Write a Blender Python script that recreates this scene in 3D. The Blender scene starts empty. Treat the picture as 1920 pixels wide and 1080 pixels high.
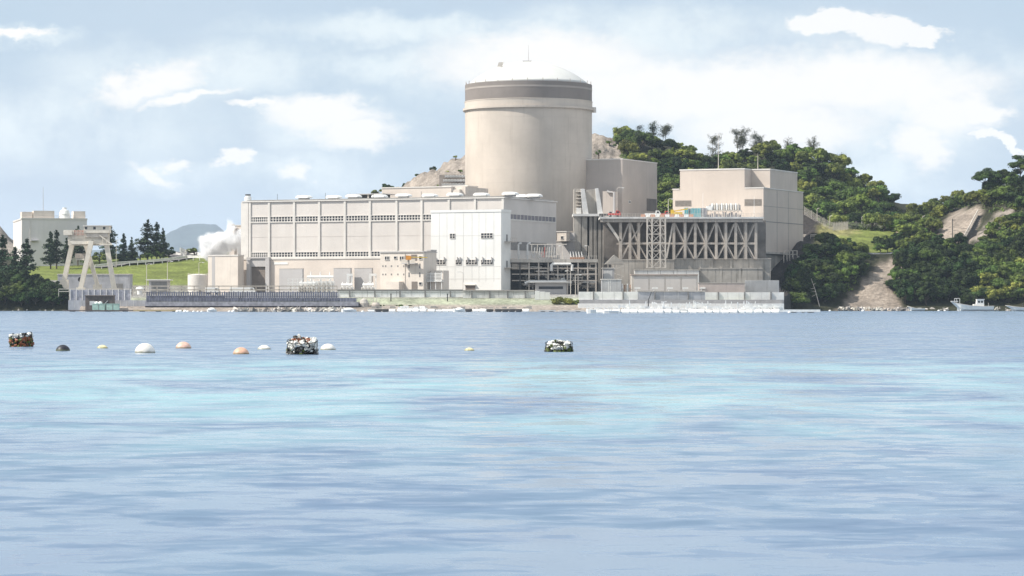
import bpy, math, random
import numpy as np
from mathutils import Vector, Matrix, noise as mnoise

scene = bpy.context.scene
R = math.radians
F = 5500.0      # focal length in pixels of the 1920 px wide photograph
HZ = 573.0      # horizon row
CH = 1.7        # camera height above the water

# ------------------------------------------------------------------ camera
cam = bpy.data.cameras.new("camera")
cam.sensor_width = 36.0
cam.lens = 36.0 * F / 1920.0
cam.shift_y = (HZ - 540.0) / 1920.0
cam.clip_start = 0.5
cam.clip_end = 40000
camo = bpy.data.objects.new("camera", cam)
camo.location = (0, 0, CH)
camo.rotation_euler = (R(90), 0, 0)
scene.collection.objects.link(camo)
scene.camera = camo

# ------------------------------------------------------------------ light
SUN_EL = R(46)
SUN_AZ = math.atan2(-0.972, -0.235)          # towards the sun, measured from +Y clockwise
sdir = Vector((math.sin(SUN_AZ) * math.cos(SUN_EL), math.cos(SUN_AZ) * math.cos(SUN_EL), math.sin(SUN_EL)))
sun = bpy.data.lights.new("sun", 'SUN')
sun.energy = 5.0
sun.angle = R(0.5)
sun.color = (1.0, 0.95, 0.87)
suno = bpy.data.objects.new("sun", sun)
suno.rotation_euler = sdir.to_track_quat('Z', 'Y').to_euler()
suno.location = (0, 0, 300)
scene.collection.objects.link(suno)
scene.view_settings.view_transform = 'Standard'
scene.view_settings.look = 'None'
scene.view_settings.exposure = 0.30
scene.view_settings.gamma = 1.0
scene.cycles.max_bounces = 8
scene.cycles.diffuse_bounces = 2
scene.cycles.glossy_bounces = 3
scene.cycles.volume_bounces = 6
scene.cycles.transparent_max_bounces = 8

# ------------------------------------------------------------------ node helpers
class NT:
    def __init__(s, tree):
        s.t = tree
        s.t.nodes.clear()
    def n(s, kind, **kw):
        nd = s.t.nodes.new(kind)
        for k, v in kw.items():
            setattr(nd, k, v)
        return nd
    def put(s, sock, v):
        if isinstance(v, bpy.types.NodeSocket):
            s.t.links.new(v, sock)
        else:
            sock.default_value = v
    def m(s, op, a, b=0.0, c=0.0, clamp=False):
        nd = s.n('ShaderNodeMath', operation=op, use_clamp=clamp)
        s.put(nd.inputs[0], a); s.put(nd.inputs[1], b)
        if op in ('MULTIPLY_ADD', 'SMOOTH_MIN'):
            s.put(nd.inputs[2], c)
        return nd.outputs[0]
    def vm(s, op, a, b=(0, 0, 0)):
        nd = s.n('ShaderNodeVectorMath', operation=op)
        s.put(nd.inputs[0], a)
        if op == 'SCALE': s.put(nd.inputs['Scale'], b)
        else: s.put(nd.inputs[1], b)
        return nd.outputs['Value'] if op in ('LENGTH', 'DISTANCE', 'DOT_PRODUCT') else nd.outputs[0]
    def mix(s, f, a, b, blend='MIX'):
        nd = s.n('ShaderNodeMix', data_type='RGBA', blend_type=blend)
        s.put(nd.inputs[0], f); s.put(nd.inputs[6], a); s.put(nd.inputs[7], b)
        return nd.outputs[2]
    def noise(s, vec, scale, detail=3, rough=0.5, dist=0.0, col=False):
        nd = s.n('ShaderNodeTexNoise')
        s.put(nd.inputs['Vector'], vec)
        nd.inputs['Scale'].default_value = scale; nd.inputs['Detail'].default_value = detail
        nd.inputs['Roughness'].default_value = rough; nd.inputs['Distortion'].default_value = dist
        return nd.outputs['Color'] if col else nd.outputs['Fac']
    def ss(s, v, a, b, to0=0.0, to1=1.0):
        nd = s.n('ShaderNodeMapRange', interpolation_type='SMOOTHSTEP')
        s.put(nd.inputs[0], v)
        nd.inputs[1].default_value = a; nd.inputs[2].default_value = b
        nd.inputs[3].default_value = to0; nd.inputs[4].default_value = to1
        return nd.outputs[0]

def c4(c): return (c[0], c[1], c[2], 1.0)

# ------------------------------------------------------------------ world: sky with procedural clouds fixed in the sky's own directions
world = bpy.data.worlds.new("World")
scene.world = world
world.use_nodes = True
w = NT(world.node_tree)
out = w.n('ShaderNodeOutputWorld'); bg = w.n('ShaderNodeBackground')
SKY_STR = 0.1
bg.inputs['Strength'].default_value = SKY_STR
w.t.links.new(bg.outputs[0], out.inputs[0])
sky = w.n('ShaderNodeTexSky', sky_type='NISHITA')
sky.sun_disc = False
sky.sun_elevation = SUN_EL
sky.sun_rotation = SUN_AZ
sky.air_density = 1.0; sky.dust_density = 0.6; sky.ozone_density = 1.5
tc = w.n('ShaderNodeTexCoord')
sep = w.n('ShaderNodeSeparateXYZ'); w.put(sep.inputs[0], tc.outputs['Generated'])
yy = w.m('MAXIMUM', w.m('ABSOLUTE', sep.outputs[1]), 0.12)
uu = w.m('MULTIPLY', w.m('DIVIDE', sep.outputs[0], yy), F / 1000.0)     # thousands of px right of the middle
vv = w.m('MULTIPLY', w.m('DIVIDE', sep.outputs[2], yy), F / 1000.0)     # thousands of px above the horizon
cmb = w.n('ShaderNodeCombineXYZ'); w.put(cmb.inputs[0], uu); w.put(cmb.inputs[1], vv)
P = cmb.outputs[0]
# warp the cloud outlines
warp = w.noise(w.vm('MULTIPLY', P, (1.0, 1.9, 1.0)), 7.0, 6, 0.62, col=True)
wv = w.vm('MULTIPLY', w.vm('SUBTRACT', warp, (0.5, 0.5, 0.5)), (0.20, 0.10, 0.0))
wf = w.vm('MULTIPLY', w.vm('SUBTRACT', w.noise(P, 26.0, 5, 0.6, col=True), (0.5, 0.5, 0.5)), (0.05, 0.03, 0.0))
wv = w.vm('ADD', wv, wf)
Pw = w.vm('ADD', P, wv)
def cloud(px, py, rx, ry, tilt=0.0):
    cx, cy = (px - 960) / 1000.0, (HZ - py) / 1000.0
    d = w.vm('SUBTRACT', Pw, (cx, cy, 0))
    if tilt:
        vr = w.n('ShaderNodeVectorRotate', rotation_type='Z_AXIS'); w.put(vr.inputs['Vector'], d)
        vr.inputs['Angle'].default_value = R(tilt); d = vr.outputs[0]
    return w.vm('LENGTH', w.vm('MULTIPLY', d, (1000.0 / rx, 1000.0 / ry, 0)))
def blobs(lst, inner, outer):
    acc = None
    for b in lst:
        v = w.ss(cloud(*b), inner, outer, 1.0, 0.0)
        acc = v if acc is None else w.m('MAXIMUM', acc, v)
    return acc
soft = blobs([(1420, 175, 560, 120), (980, 130, 340, 95), (1700, 225, 210, 120), (1480, 260, 330, 90), (260, 165, 230, 70),
              (620, 240, 190, 75), (560, 320, 260, 50), (300, 320, 110, 45), (800, 60, 420, 34), (1150, 60, 330, 45), (660, 130, 330, 40, 0), (50, 70, 110, 22, 4),
              (1640, 330, 200, 60), (120, 240, 330, 90), (1250, 60, 420, 60), (420, 130, 420, 60), (1750, 130, 300, 60)], 0.15, 1.3)
hard = blobs([(1330, 170, 420, 72), (1620, 160, 270, 66), (1770, 200, 110, 66), (1850, 215, 60, 30), (1010, 120, 240, 66),
              (1450, 240, 210, 60), (1720, 275, 60, 55), (1875, 275, 50, 13, 38), (600, 214, 120, 34), (660, 248, 90, 36), (490, 208, 60, 12), (270, 160, 120, 36, -18), (350, 185, 90, 14, -14),
              (295, 322, 60, 16, 22), (345, 300, 40, 16), (545, 326, 36, 24), (440, 290, 30, 20), (48, 68, 50, 12, -4)], 0.45, 1.22)
crisp = blobs([(1560, 52, 88, 28), (1650, 58, 100, 30), (1725, 66, 70, 18), (1875, 275, 50, 13, 38)], 0.78, 1.14)
big = w.noise(w.vm('MULTIPLY', P, (0.55, 1.3, 1.0)), 1.7, 7, 0.55)
veil = w.ss(big, 0.35, 0.75)
high = w.ss(vv, 0.62, 1.2)                                   # above the photograph: broken cloud continues over the whole sky
broken = w.m('MULTIPLY', w.ss(big, 0.43, 0.56), high)
softn = w.m('MULTIPLY', soft, w.ss(w.noise(P, 5.0, 6, 0.6), 0.25, 0.62))
K = 1.0 / SKY_STR
base = w.mix(w.ss(vv, 0.05, 0.55), (0.44 * K, 0.53 * K, 0.625 * K, 1), (0.43 * K, 0.54 * K, 0.65 * K, 1))
base = w.mix(w.ss(vv, 0.62, 2.2), base, (0.47 * K, 0.60 * K, 0.74 * K, 1))
skyc = w.mix(0.90, sky.outputs[0], base)
skyc = w.mix(w.m('MULTIPLY', veil, 0.5), skyc, (0.56 * K, 0.62 * K, 0.70 * K, 1))
bluegrey = w.ss(w.noise(w.vm('MULTIPLY', P, (0.8, 2.4, 1)), 3.4, 5, 0.55), 0.50, 0.72)
skyc = w.mix(w.m('MULTIPLY', bluegrey, 0.55), skyc, (0.43 * K, 0.505 * K, 0.60 * K, 1))
skyc = w.mix(w.m('MULTIPLY', softn, 0.85), skyc, (0.745 * K, 0.805 * K, 0.815 * K, 1))
hardn = w.m('MULTIPLY', hard, w.ss(w.noise(P, 9.0, 6, 0.6), 0.18, 0.42, 0.75, 1.0))
skyc = w.mix(hardn, skyc, (0.86 * K, 0.84 * K, 0.81 * K, 1))
skyc = w.mix(w.m('MULTIPLY', crisp, 0.9), skyc, (0.86 * K, 0.845 * K, 0.82 * K, 1))
skyc = w.mix(w.m('MULTIPLY', broken, 0.75), skyc, (0.86 * K, 0.86 * K, 0.85 * K, 1))
w.put(bg.inputs['Color'], skyc)

# ------------------------------------------------------------------ materials
MATS = {}
def mat(name, col, rough=0.7, var=0.12, scale=0.25, streak=0.0, metal=0.0, bump=0.0, spec=0.5, objrand=0.0, col2=None, stain=(0.12, 0.11, 0.09)):
    if name in MATS: return MATS[name]
    m = bpy.data.materials.new(name); m.use_nodes = True
    t = NT(m.node_tree)
    o = t.n('ShaderNodeOutputMaterial'); b = t.n('ShaderNodeBsdfPrincipled')
    t.t.links.new(b.outputs[0], o.inputs[0])
    tcn = t.n('ShaderNodeTexCoord').outputs['Object']
    n1 = t.noise(tcn, scale, 5, 0.6)
    dark = tuple(x * (1 - var * 1.6) for x in col)
    lite = tuple(min(1, x * (1 + var)) for x in (col2 or col))
    c = t.mix(t.ss(n1, 0.3, 0.7), c4(dark), c4(lite))
    if streak:
        n2 = t.noise(t.vm('MULTIPLY', tcn, (1.1, 1.1, 0.07)), 0.9, 5, 0.65)
        n3 = t.noise(tcn, 0.07, 3, 0.6)
        c = t.mix(t.m('MULTIPLY', t.m('MULTIPLY', t.ss(n2, 0.48, 0.74), t.ss(n3, 0.3, 0.6)), streak), c, c4(stain))
    if name.endswith('_float'):
        zc0 = t.n('ShaderNodeSeparateXYZ'); t.put(zc0.inputs[0], tcn)
        c = t.mix(t.ss(t.m('ADD', zc0.outputs[2], t.m('MULTIPLY', t.noise(tcn, 9, 3), .08)), .05, .13, .75, 0.0), c, (0.10, 0.11, 0.05, 1))
    if objrand:
        oi = t.n('ShaderNodeObjectInfo')
        hv = t.n('ShaderNodeHueSaturation')
        t.put(hv.inputs['Color'], c)
        t.put(hv.inputs['Value'], t.m('MULTIPLY_ADD', oi.outputs['Random'], objrand, 1 - objrand / 2))
        t.put(hv.inputs['Hue'], t.m('MULTIPLY_ADD', t.m('FRACT', t.m('MULTIPLY', oi.outputs['Random'], 7.31)), 0.05, 0.475))
        c = hv.outputs[0]
    t.put(b.inputs['Base Color'], c)
    b.inputs['Roughness'].default_value = rough
    b.inputs['Metallic'].default_value = metal
    b.inputs['Specular IOR Level'].default_value = spec
    if bump:
        bp = t.n('ShaderNodeBump'); bp.inputs['Strength'].default_value = 0.6; bp.inputs['Distance'].default_value = bump
        t.put(bp.inputs['Height'], t.noise(tcn, scale * 6, 5, 0.65)); t.t.links.new(bp.outputs[0], b.inputs['Normal'])
    MATS[name] = m
    return m

M_PANEL = mat('beige_cladding', (0.62, 0.57, 0.525), 0.6, 0.05, 0.08, 0.10)
M_PANEL2 = mat('lower_cladding', (0.66, 0.575, 0.50), 0.65, 0.06, 0.1, 0.10)
M_TRIM = mat('pale_trim', (0.66, 0.62, 0.57), 0.6, 0.05, 0.3, 0.08)
M_GREYP = mat('grey_cladding', (0.47, 0.445, 0.43), 0.6, 0.05, 0.08, 0.08)
M_WHITE = mat('white_wall_paint', (0.77, 0.75, 0.71), 0.55, 0.04, 0.1, 0.10, stain=(0.4, 0.38, 0.34))
M_WHITE2 = mat('white_metal', (0.84, 0.82, 0.78), 0.45, 0.06, 0.6, 0.15, stain=(0.35, 0.3, 0.25))
M_CREAM = mat('cream_wall', (0.70, 0.62, 0.54), 0.7, 0.06, 0.2, 0.2)
M_AUX = mat('auxiliary_cladding', (0.56, 0.475, 0.405), 0.65, 0.06, 0.07, 0.12)
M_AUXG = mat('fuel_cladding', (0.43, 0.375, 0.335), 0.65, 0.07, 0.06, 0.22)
M_CONT = mat('containment_concrete', (0.52, 0.455, 0.39), 0.8, 0.09, 0.05, 0.34, stain=(0.3, 0.25, 0.2))
M_BAND = mat('dark_band_paint', (0.215, 0.185, 0.165), 0.7, 0.10, 0.08, 0.2)
M_DOME = mat('dome_white', (0.60, 0.59, 0.555), 0.6, 0.04, 0.1)
M_CONC = mat('concrete', (0.47, 0.43, 0.38), 0.85, 0.14, 0.15, 0.6, bump=0.05)
M_CONCL = mat('pale_concrete', (0.68, 0.66, 0.63), 0.8, 0.10, 0.25, 0.35, stain=(0.22, 0.2, 0.17))
M_CONCB = mat('blue_grey_concrete', (0.42, 0.42, 0.44), 0.8, 0.12, 0.3, 0.45)
M_STAIN = mat('stained_concrete', (0.42, 0.385, 0.34), 0.9, 0.2, 0.12, 0.9, bump=0.06, stain=(0.07, 0.065, 0.055))
M_STEELB = mat('weathered_steel', (0.48, 0.42, 0.36), 0.7, 0.12, 0.4, 0.3, metal=0.0)
M_STEELP = mat('pale_steel', (0.62, 0.56, 0.49), 0.6, 0.1, 0.5, 0.2)
M_NAVY = mat('navy_steel', (0.15, 0.155, 0.20), 0.6, 0.25, 0.8, 0.2)
M_NAVYL = mat('grey_blue_steel', (0.32, 0.32, 0.36), 0.6, 0.2, 0.8, 0.4)
M_DARK = mat('dark_steel', (0.05, 0.048, 0.046), 0.6, 0.3, 1.0)
M_LOUV = mat('louvre_grey', (0.22, 0.21, 0.20), 0.6, 0.1, 1.0)
M_DOOR = mat('roller_door', (0.20, 0.165, 0.14), 0.6, 0.1, 0.6)
M_ROOF = mat('roof_membrane', (0.40, 0.39, 0.37), 0.8, 0.1, 0.2)
M_ORANGE = mat('orange_paint', (0.75, 0.30, 0.04), 0.45, 0.1, 1.0)
M_YELLOW = mat('yellow_paint', (0.78, 0.52, 0.05), 0.45, 0.1, 1.0)
M_RED = mat('red_paint', (0.50, 0.05, 0.04), 0.45, 0.1, 1.0)
M_TEAL = mat('teal_paint', (0.12, 0.45, 0.50), 0.5, 0.1, 1.0)
M_MINT = mat('mint_plastic', (0.42, 0.60, 0.52), 0.5, 0.12, 1.0, 0.3)
M_BROWN = mat('brown_boards', (0.13, 0.10, 0.085), 0.8, 0.2, 1.0, 0.3)
M_TRUNK = mat('bark', (0.12, 0.09, 0.065), 0.9, 0.25, 1.0)
M_DEAD = mat('bleached_wood', (0.36, 0.33, 0.30), 0.9, 0.15, 1.0)
M_RUB = mat('black_rubber', (0.02, 0.02, 0.022), 0.6, 0.2, 2.0)
M_FOAM = mat('white_foam', (0.85, 0.84, 0.81), 0.6, 0.08, 1.5, 0.1, stain=(0.45, 0.42, 0.33), objrand=0.1)
M_ROCK = mat('shore_rock', (0.40, 0.37, 0.33), 0.9, 0.35, 0.9, 0.2, bump=0.1, objrand=1.3)
M_CRATE = mat('crane_cream', (0.78, 0.71, 0.60), 0.55, 0.08, 0.4, 0.25)
M_LEAF = mat('broad_leaf_green', (0.060, 0.108, 0.020), 0.65, 0.5, 0.22, spec=0.25, objrand=0.75, col2=(0.130, 0.185, 0.030))
M_LEAFL = mat('light_leaf_green', (0.125, 0.175, 0.028), 0.65, 0.4, 0.25, spec=0.25, objrand=0.55, col2=(0.21, 0.24, 0.045))
M_LEAFD = mat('dark_leaf_green', (0.026, 0.050, 0.013), 0.7, 0.4, 0.25, spec=0.2, objrand=0.5, col2=(0.042, 0.072, 0.015))
M_NEEDLE = mat('needle_green', (0.055, 0.090, 0.045), 0.75, 0.3, 0.5, spec=0.2, objrand=0.4)
M_TWIG = mat('grey_green_twig', (0.10, 0.11, 0.06), 0.8, 0.3, 0.5, objrand=0.3)
M_GRASS = mat('mown_grass', (0.16, 0.23, 0.045), 0.9, 0.2, 0.3)
M_ASPH = mat('asphalt', (0.16, 0.145, 0.14), 0.9, 0.1, 0.2)
M_LINE = mat('road_paint', (0.72, 0.70, 0.66), 0.7, 0.08, 0.5)
M_FAR = mat('far_mountain_forest', (0.035, 0.050, 0.045), 0.95, 0.25, 0.01)
M_NETF = mat('net_mesh', (0.012, 0.012, 0.012), 0.8, 0.2, 2.0)

def mat_glass():
    m = bpy.data.materials.new('window_glass'); m.use_nodes = True
    b = m.node_tree.nodes['Principled BSDF']
    b.inputs['Base Color'].default_value = (0.035, 0.035, 0.04, 1); b.inputs['Roughness'].default_value = 0.15
    return m
M_GLASS = mat_glass()

# ------------------------------------------------------------------ mesh builder
C = scene.collection
class MB:
    def __init__(s): s.v = []; s.f = []; s.mi = []; s.cur = 0
    def poly(s, pts, faces):
        o = len(s.v); s.v += [tuple(p) for p in pts]
        s.f += [tuple(i + o for i in f) for f in faces]; s.mi += [s.cur] * len(faces); return s
    def box(s, x0, x1, y0, y1, z0, z1):
        if x0 > x1: x0, x1 = x1, x0
        if y0 > y1: y0, y1 = y1, y0
        if z0 > z1: z0, z1 = z1, z0
        return s.poly([(x0, y0, z0), (x1, y0, z0), (x1, y1, z0), (x0, y1, z0), (x0, y0, z1), (x1, y0, z1), (x1, y1, z1), (x0, y1, z1)],
                      [(0, 3, 2, 1), (4, 5, 6, 7), (0, 1, 5, 4), (1, 2, 6, 5), (2, 3, 7, 6), (3, 0, 4, 7)])
    def beam(s, p, q, wx, wy=None):
        wy = wy or wx
        p, q = Vector(p), Vector(q); d = (q - p)
        if d.length < 1e-6: return s
        d.normalize()
        a = Vector((0, 0, 1)) if abs(d.z) < 0.95 else Vector((0, 1, 0))
        x = d.cross(a).normalized(); y = x.cross(d).normalized()
        x *= wx / 2; y *= wy / 2
        pts = [p - x - y, p + x - y, p + x + y, p - x + y, q - x - y, q + x - y, q + x + y, q - x + y]
        return s.poly(pts, [(0, 3, 2, 1), (4, 5, 6, 7), (0, 1, 5, 4), (1, 2, 6, 5), (2, 3, 7, 6), (3, 0, 4, 7)])
    def tube(s, pts, r, n=8, r2=None, cap=True):
        pts = [Vector(p) for p in pts]; rings = []; o = len(s.v); N = len(pts)
        for i, p in enumerate(pts):
            d = (pts[min(i + 1, N - 1)] - pts[max(i - 1, 0)]).normalized()
            a = Vector((0, 0, 1)) if abs(d.z) < 0.9 else Vector((0, 1, 0))
            x = d.cross(a).normalized(); y = x.cross(d).normalized()
            rr = r if r2 is None else r + (r2 - r) * i / (N - 1)
            for k in range(n):
                t = 2 * math.pi * k / n
                s.v.append(tuple(p + x * (rr * math.cos(t)) + y * (rr * math.sin(t))))
        for i in range(N - 1):
            for k in range(n):
                a, b = o + i * n + k, o + i * n + (k + 1) % n
                s.f.append((a, b, b + n, a + n)); s.mi.append(s.cur)
        if cap:
            s.f.append(tuple(o + k for k in range(n))[::-1]); s.f.append(tuple(o + (N - 1) * n + k for k in range(n))); s.mi += [s.cur] * 2
        return s
    def lathe(s, prof, n=24, cx=0, cy=0):
        o = len(s.v); L = len(prof)
        for (r, z) in prof:
            for k in range(n):
                t = 2 * math.pi * k / n
                s.v.append((cx + r * math.cos(t), cy + r * math.sin(t), z))
        for i in range(L - 1):
            for k in range(n):
                a, b = o + i * n + k, o + i * n + (k + 1) % n
                s.f.append((a, b, b + n, a + n)); s.mi.append(s.cur)
        s.f.append(tuple(o + k for k in range(n))[::-1]); s.f.append(tuple(o + (L - 1) * n + k for k in range(n))); s.mi += [s.cur] * 2
        return s
    def prism(s, pts2, y0, y1):
        """outline in x,z extruded from y0 to y1"""
        n = len(pts2)
        v = [(p[0], y0, p[1]) for p in pts2] + [(p[0], y1, p[1]) for p in pts2]
        return s.poly(v, [tuple(range(n)), tuple(range(2 * n - 1, n - 1, -1))] + [(i, i + n, (i + 1) % n + n, (i + 1) % n) for i in range(n)])
    def build(s, name, m, parent=None, smooth=False, loc=None):
        me = bpy.data.meshes.new(name); me.from_pydata(s.v, [], s.f)
        for mm in (m if isinstance(m, (list, tuple)) else [m]): me.materials.append(mm)
        if any(s.mi): me.polygons.foreach_set('material_index', s.mi)
        if smooth: me.polygons.foreach_set('use_smooth', [True] * len(me.polygons))
        me.update()
        o = bpy.data.objects.new(name, me); C.objects.link(o)
        if parent is not None: o.parent = parent
        if loc is not None: o.location = loc
        return o

def tag(o, label=None, cat=None, group=None, kind=None):
    if label: o['label'] = label
    if cat: o['category'] = cat
    if group: o['group'] = group
    if kind: o['kind'] = kind
    return o
def empty(name, loc, label, cat, group=None, rz=0.0):
    o = bpy.data.objects.new(name, None); C.objects.link(o)
    o.location = loc; o.rotation_euler = (0, 0, rz); o.empty_display_size = 1
    return tag(o, label, cat, group, 'thing')
def copy_tree(o, parent=None):
    c = o.copy(); C.objects.link(c); c.parent = parent
    for ch in [x for x in C.objects if x.parent == o]: copy_tree(ch, c)
    return c

def X(px, Y): return (px - 960.0) / F * Y
def Z(py, Y): return CH + (HZ - py) / F * Y
def PT(px, py, Y): return Vector((X(px, Y), Y, Z(py, Y)))

YAW = R(24)
class Fr:
    """a building frame: origin at its front right corner, x along the front, y into the depth"""
    def __init__(s, px, Y, z0, a=YAW):
        s.c = (X(px, Y), Y); s.z0 = z0; s.a = a
        s.e1 = (math.cos(a), -math.sin(a)); s.e2 = (math.sin(a), math.cos(a))
    def root(s, name, label, cat, group=None):
        return empty(name, (s.c[0], s.c[1], s.z0), label, cat, group, -s.a)
    def x(s, px, v=0.0):
        k = (px - 960) / F
        return (k * (s.c[1] + v * s.e2[1]) - s.c[0] - v * s.e2[0]) / (s.e1[0] - k * s.e1[1])
    def y(s, px, u=0.0):
        k = (px - 960) / F
        return (k * (s.c[1] + u * s.e1[1]) - s.c[0] - u * s.e1[0]) / (s.e2[0] - k * s.e2[1])
    def z(s, py, u=0.0, v=0.0):
        Y = s.c[1] + u * s.e1[1] + v * s.e2[1]
        return CH + (HZ - py) / F * Y - s.z0

def win_front(fr, root, px0, px1, py0, py1, v=0.0, cols=2, rows=2, name='window', off=0.0, mf=None, mp=None):
    u0, u1 = fr.x(px0, v), fr.x(px1, v); um = (u0 + u1) / 2
    z1, z0 = fr.z(py0, um, v), fr.z(py1, um, v)
    m = MB(); t = 0.12; y0 = v - 0.14 - off; y1 = v + 0.01
    m.box(u0 - t, u1 + t, y0, y1, z1, z1 + t); m.box(u0 - t, u1 + t, y0 - 0.06, y1, z0 - t, z0)
    m.box(u0 - t, u0, y0, y1, z0, z1); m.box(u1, u1 + t, y0, y1, z0, z1)
    for i in range(1, cols):
        x = u0 + (u1 - u0) * i / cols; m.box(x - 0.09, x + 0.09, y0 + 0.003, y1, z0, z1)
    for i in range(1, rows):
        z = z0 + (z1 - z0) * i / rows; m.box(u0, u1, y0 + 0.006, y1, z - 0.07, z + 0.07)
    f = m.build(name, mf or M_TRIM, root)
    MB().box(u0, u1, v - 0.05, v + 0.005, z0, z1).build('pane', mp or M_GLASS, f)
    return f
def win_side(fr, root, px0, px1, py0, py1, u=0.0, cols=2, rows=1, name='window', mp=None):
    v0, v1 = fr.y(px0, u), fr.y(px1, u); vm = (v0 + v1) / 2
    z1, z0 = fr.z(py0, u, vm), fr.z(py1, u, vm)
    m = MB(); t = 0.15; x0 = u - 0.01; x1 = u + 0.14
    m.box(x0, x1, v0 - t, v1 + t, z1, z1 + t); m.box(x0, x1, v0 - t, v1 + t, z0 - t, z0)
    m.box(x0, x1, v0 - t, v0, z0, z1); m.box(x0, x1, v1, v1 + t, z0, z1)
    for i in range(1, cols):
        y = v0 + (v1 - v0) * i / cols; m.box(x0, x1 - 0.003, y - 0.08, y + 0.08, z0, z1)
    f = m.build(name, M_TRIM, root)
    MB().box(u - 0.005, u + 0.05, v0, v1, z0, z1).build('pane', mp or M_GLASS, f)
    return f

# ------------------------------------------------------------------ terrain: one land sheet from spot heights
SPOTS = []
def sp(lst):
    for px, py, Y in lst: SPOTS.append((X(px, Y), Y, Z(py, Y)))
def spz(lst):
    for px, z, Y in lst: SPOTS.append((X(px, Y), Y, z))
spz([(px, 5.0, Y) for px in (180, 420, 650, 880, 1050, 1250, 1420) for Y in (868, 940, 1010)])
spz([(px, 5.0, 1070) for px in (450, 650, 880, 1100)])
spz([(1470, 5.0, 868), (1440, 5.0, 900), (100, 5.0, 868)])
# left: shore hillock, slope, road, far bank
spz([(-350, 9, 950), (-120, 9, 950), (0, 8, 962), (60, 7.0, 965), (95, 5, 962), (120, 3.5, 958), (0, 9, 1000), (60, 8, 1010), (120, 6, 1010), (-300, 22, 1100)])
sp([(40, 503, 1140), (160, 501, 1140), (-80, 440, 1260), (0, 425, 1300), (35, 470, 1300), (-300, 390, 1350)])
sp([(130, 527, 1045), (220, 528, 1045), (300, 528, 1045), (390, 528, 1045), (190, 499, 1130), (250, 494, 1135), (330, 487, 1140), (400, 486, 1140), (320, 473, 1210), (370, 476, 1210), (430, 480, 1210), (230, 490, 1210)])
spz([(250, 14, 1400), (400, 14, 1400), (100, 14, 1450), (0, 20, 1600), (400, 5, 1700), (-300, 10, 1700), (600, 6, 1500)])
# rocky hill behind the turbine hall
sp([(640, 400, 1150), (690, 378, 1180), (722, 364, 1180), (745, 355, 1180), (775, 336, 1180), (812, 322, 1180), (842, 305, 1180), (872, 287, 1180), (950, 258, 1190), (1060, 254, 1200), (1110, 252, 1200), (1150, 256, 1205)])
sp([(700, 395, 1110), (800, 372, 1110), (870, 345, 1110), (960, 380, 1100), (1110, 310, 1130), (1150, 320, 1130), (1120, 400, 1070), (1200, 405, 1060)])
# wooded hill behind the plant
sp([(1190, 270, 1220), (1235, 267, 1230), (1290, 286, 1230), (1345, 316, 1230), (1400, 287, 1230), (1450, 287, 1230), (1500, 298, 1230), (1560, 308, 1230), (1600, 328, 1230), (1640, 368, 1230), (1672, 402, 1230), (1700, 428, 1210)])
sp([(1250, 345, 1150), (1350, 378, 1150), (1430, 370, 1150), (1500, 360, 1150), (1580, 378, 1150), (1640, 408, 1150)])
sp([(1300, 405, 1080), (1400, 410, 1080), (1500, 412, 1075), (1550, 422, 1080), (1620, 430, 1090), (1690, 434, 1100)])
spz([(1150, 40, 1400), (1300, 30, 1420), (1450, 40, 1420), (1600, 25, 1420), (900, 35, 1400), (700, 12, 1350), (1100, 10, 1700), (1500, 15, 1750)])
# dark spoil slope beside the auxiliary building
sp([(1530, 425, 1000), (1505, 400, 1045), (1480, 478, 975), (1500, 455, 985), (1450, 535, 925), (1475, 545, 925), (1540, 455, 990)])
# right: wooded point
sp([(1482, 572, 940), (1500, 526, 950), (1540, 488, 962), (1590, 480, 970), (1628, 502, 970), (1600, 552, 952), (1560, 560, 945)])
sp([(1580, 578, 938), (1690, 578, 938), (1640, 532, 955), (1685, 497, 970)])
sp([(1600, 470, 1005), (1650, 472, 990), (1700, 468, 1000), (1590, 442, 1040), (1640, 436, 1040), (1700, 448, 1040), (1560, 432, 1050)])
sp([(1700, 562, 945), (1750, 530, 960), (1740, 478, 975), (1790, 470, 990), (1820, 492, 985)])
sp([(1830, 570, 945), (1900, 570, 945), (1860, 525, 962), (1920, 515, 965), (2000, 515, 965), (2150, 500, 965)])
sp([(1850, 478, 990), (1900, 460, 1000), (1960, 440, 1000), (1850, 445, 1010), (1880, 418, 1020), (1920, 400, 1030), (1850, 372, 1060), (1900, 345, 1070), (1940, 325, 1080), (2000, 312, 1090), (2150, 290, 1100)])
sp([(1755, 432, 1060), (1790, 394, 1092), (1835, 398, 1092), (1762, 408, 1085), (1800, 474, 1015), (1825, 440, 1040), (1812, 470, 1005)])
sp([(1700, 416, 1215), (1718, 408, 1230), (1738, 396, 1245)])
sp([(1700, 428, 1180), (1740, 396, 1290), (1790, 377, 1310), (1850, 374, 1310), (1900, 380, 1310), (1740, 430, 1150), (1800, 385, 1190)])
spz([(1750, 20, 1700), (2000, 30, 1700), (2300, 40, 1200), (2300, 20, 1500), (2300, 20, 965), (1690, 36, 1130)])
SPa = np.array(SPOTS)
_A = np.sqrt(((SPa[:, None, :2] - SPa[None, :, :2]) ** 2).sum(-1))
_n = len(SPa)
_M = np.zeros((_n + 1, _n + 1)); _M[:_n, :_n] = _A + np.eye(_n) * 1.5; _M[:_n, _n] = 1; _M[_n, :_n] = 1
_w = np.linalg.solve(_M, np.append(SPa[:, 2], 0))
def rbf(x, y):
    x = np.asarray(x, float); y = np.asarray(y, float); sh = x.shape
    x = x.ravel(); y = y.ravel(); out = np.empty_like(x)
    for i in range(0, len(x), 20000):
        d = np.sqrt((x[i:i + 20000, None] - SPa[None, :, 0]) ** 2 + (y[i:i + 20000, None] - SPa[None, :, 1]) ** 2)
        out[i:i + 20000] = d @ _w[:_n] + _w[_n]
    return out.reshape(sh)
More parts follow.
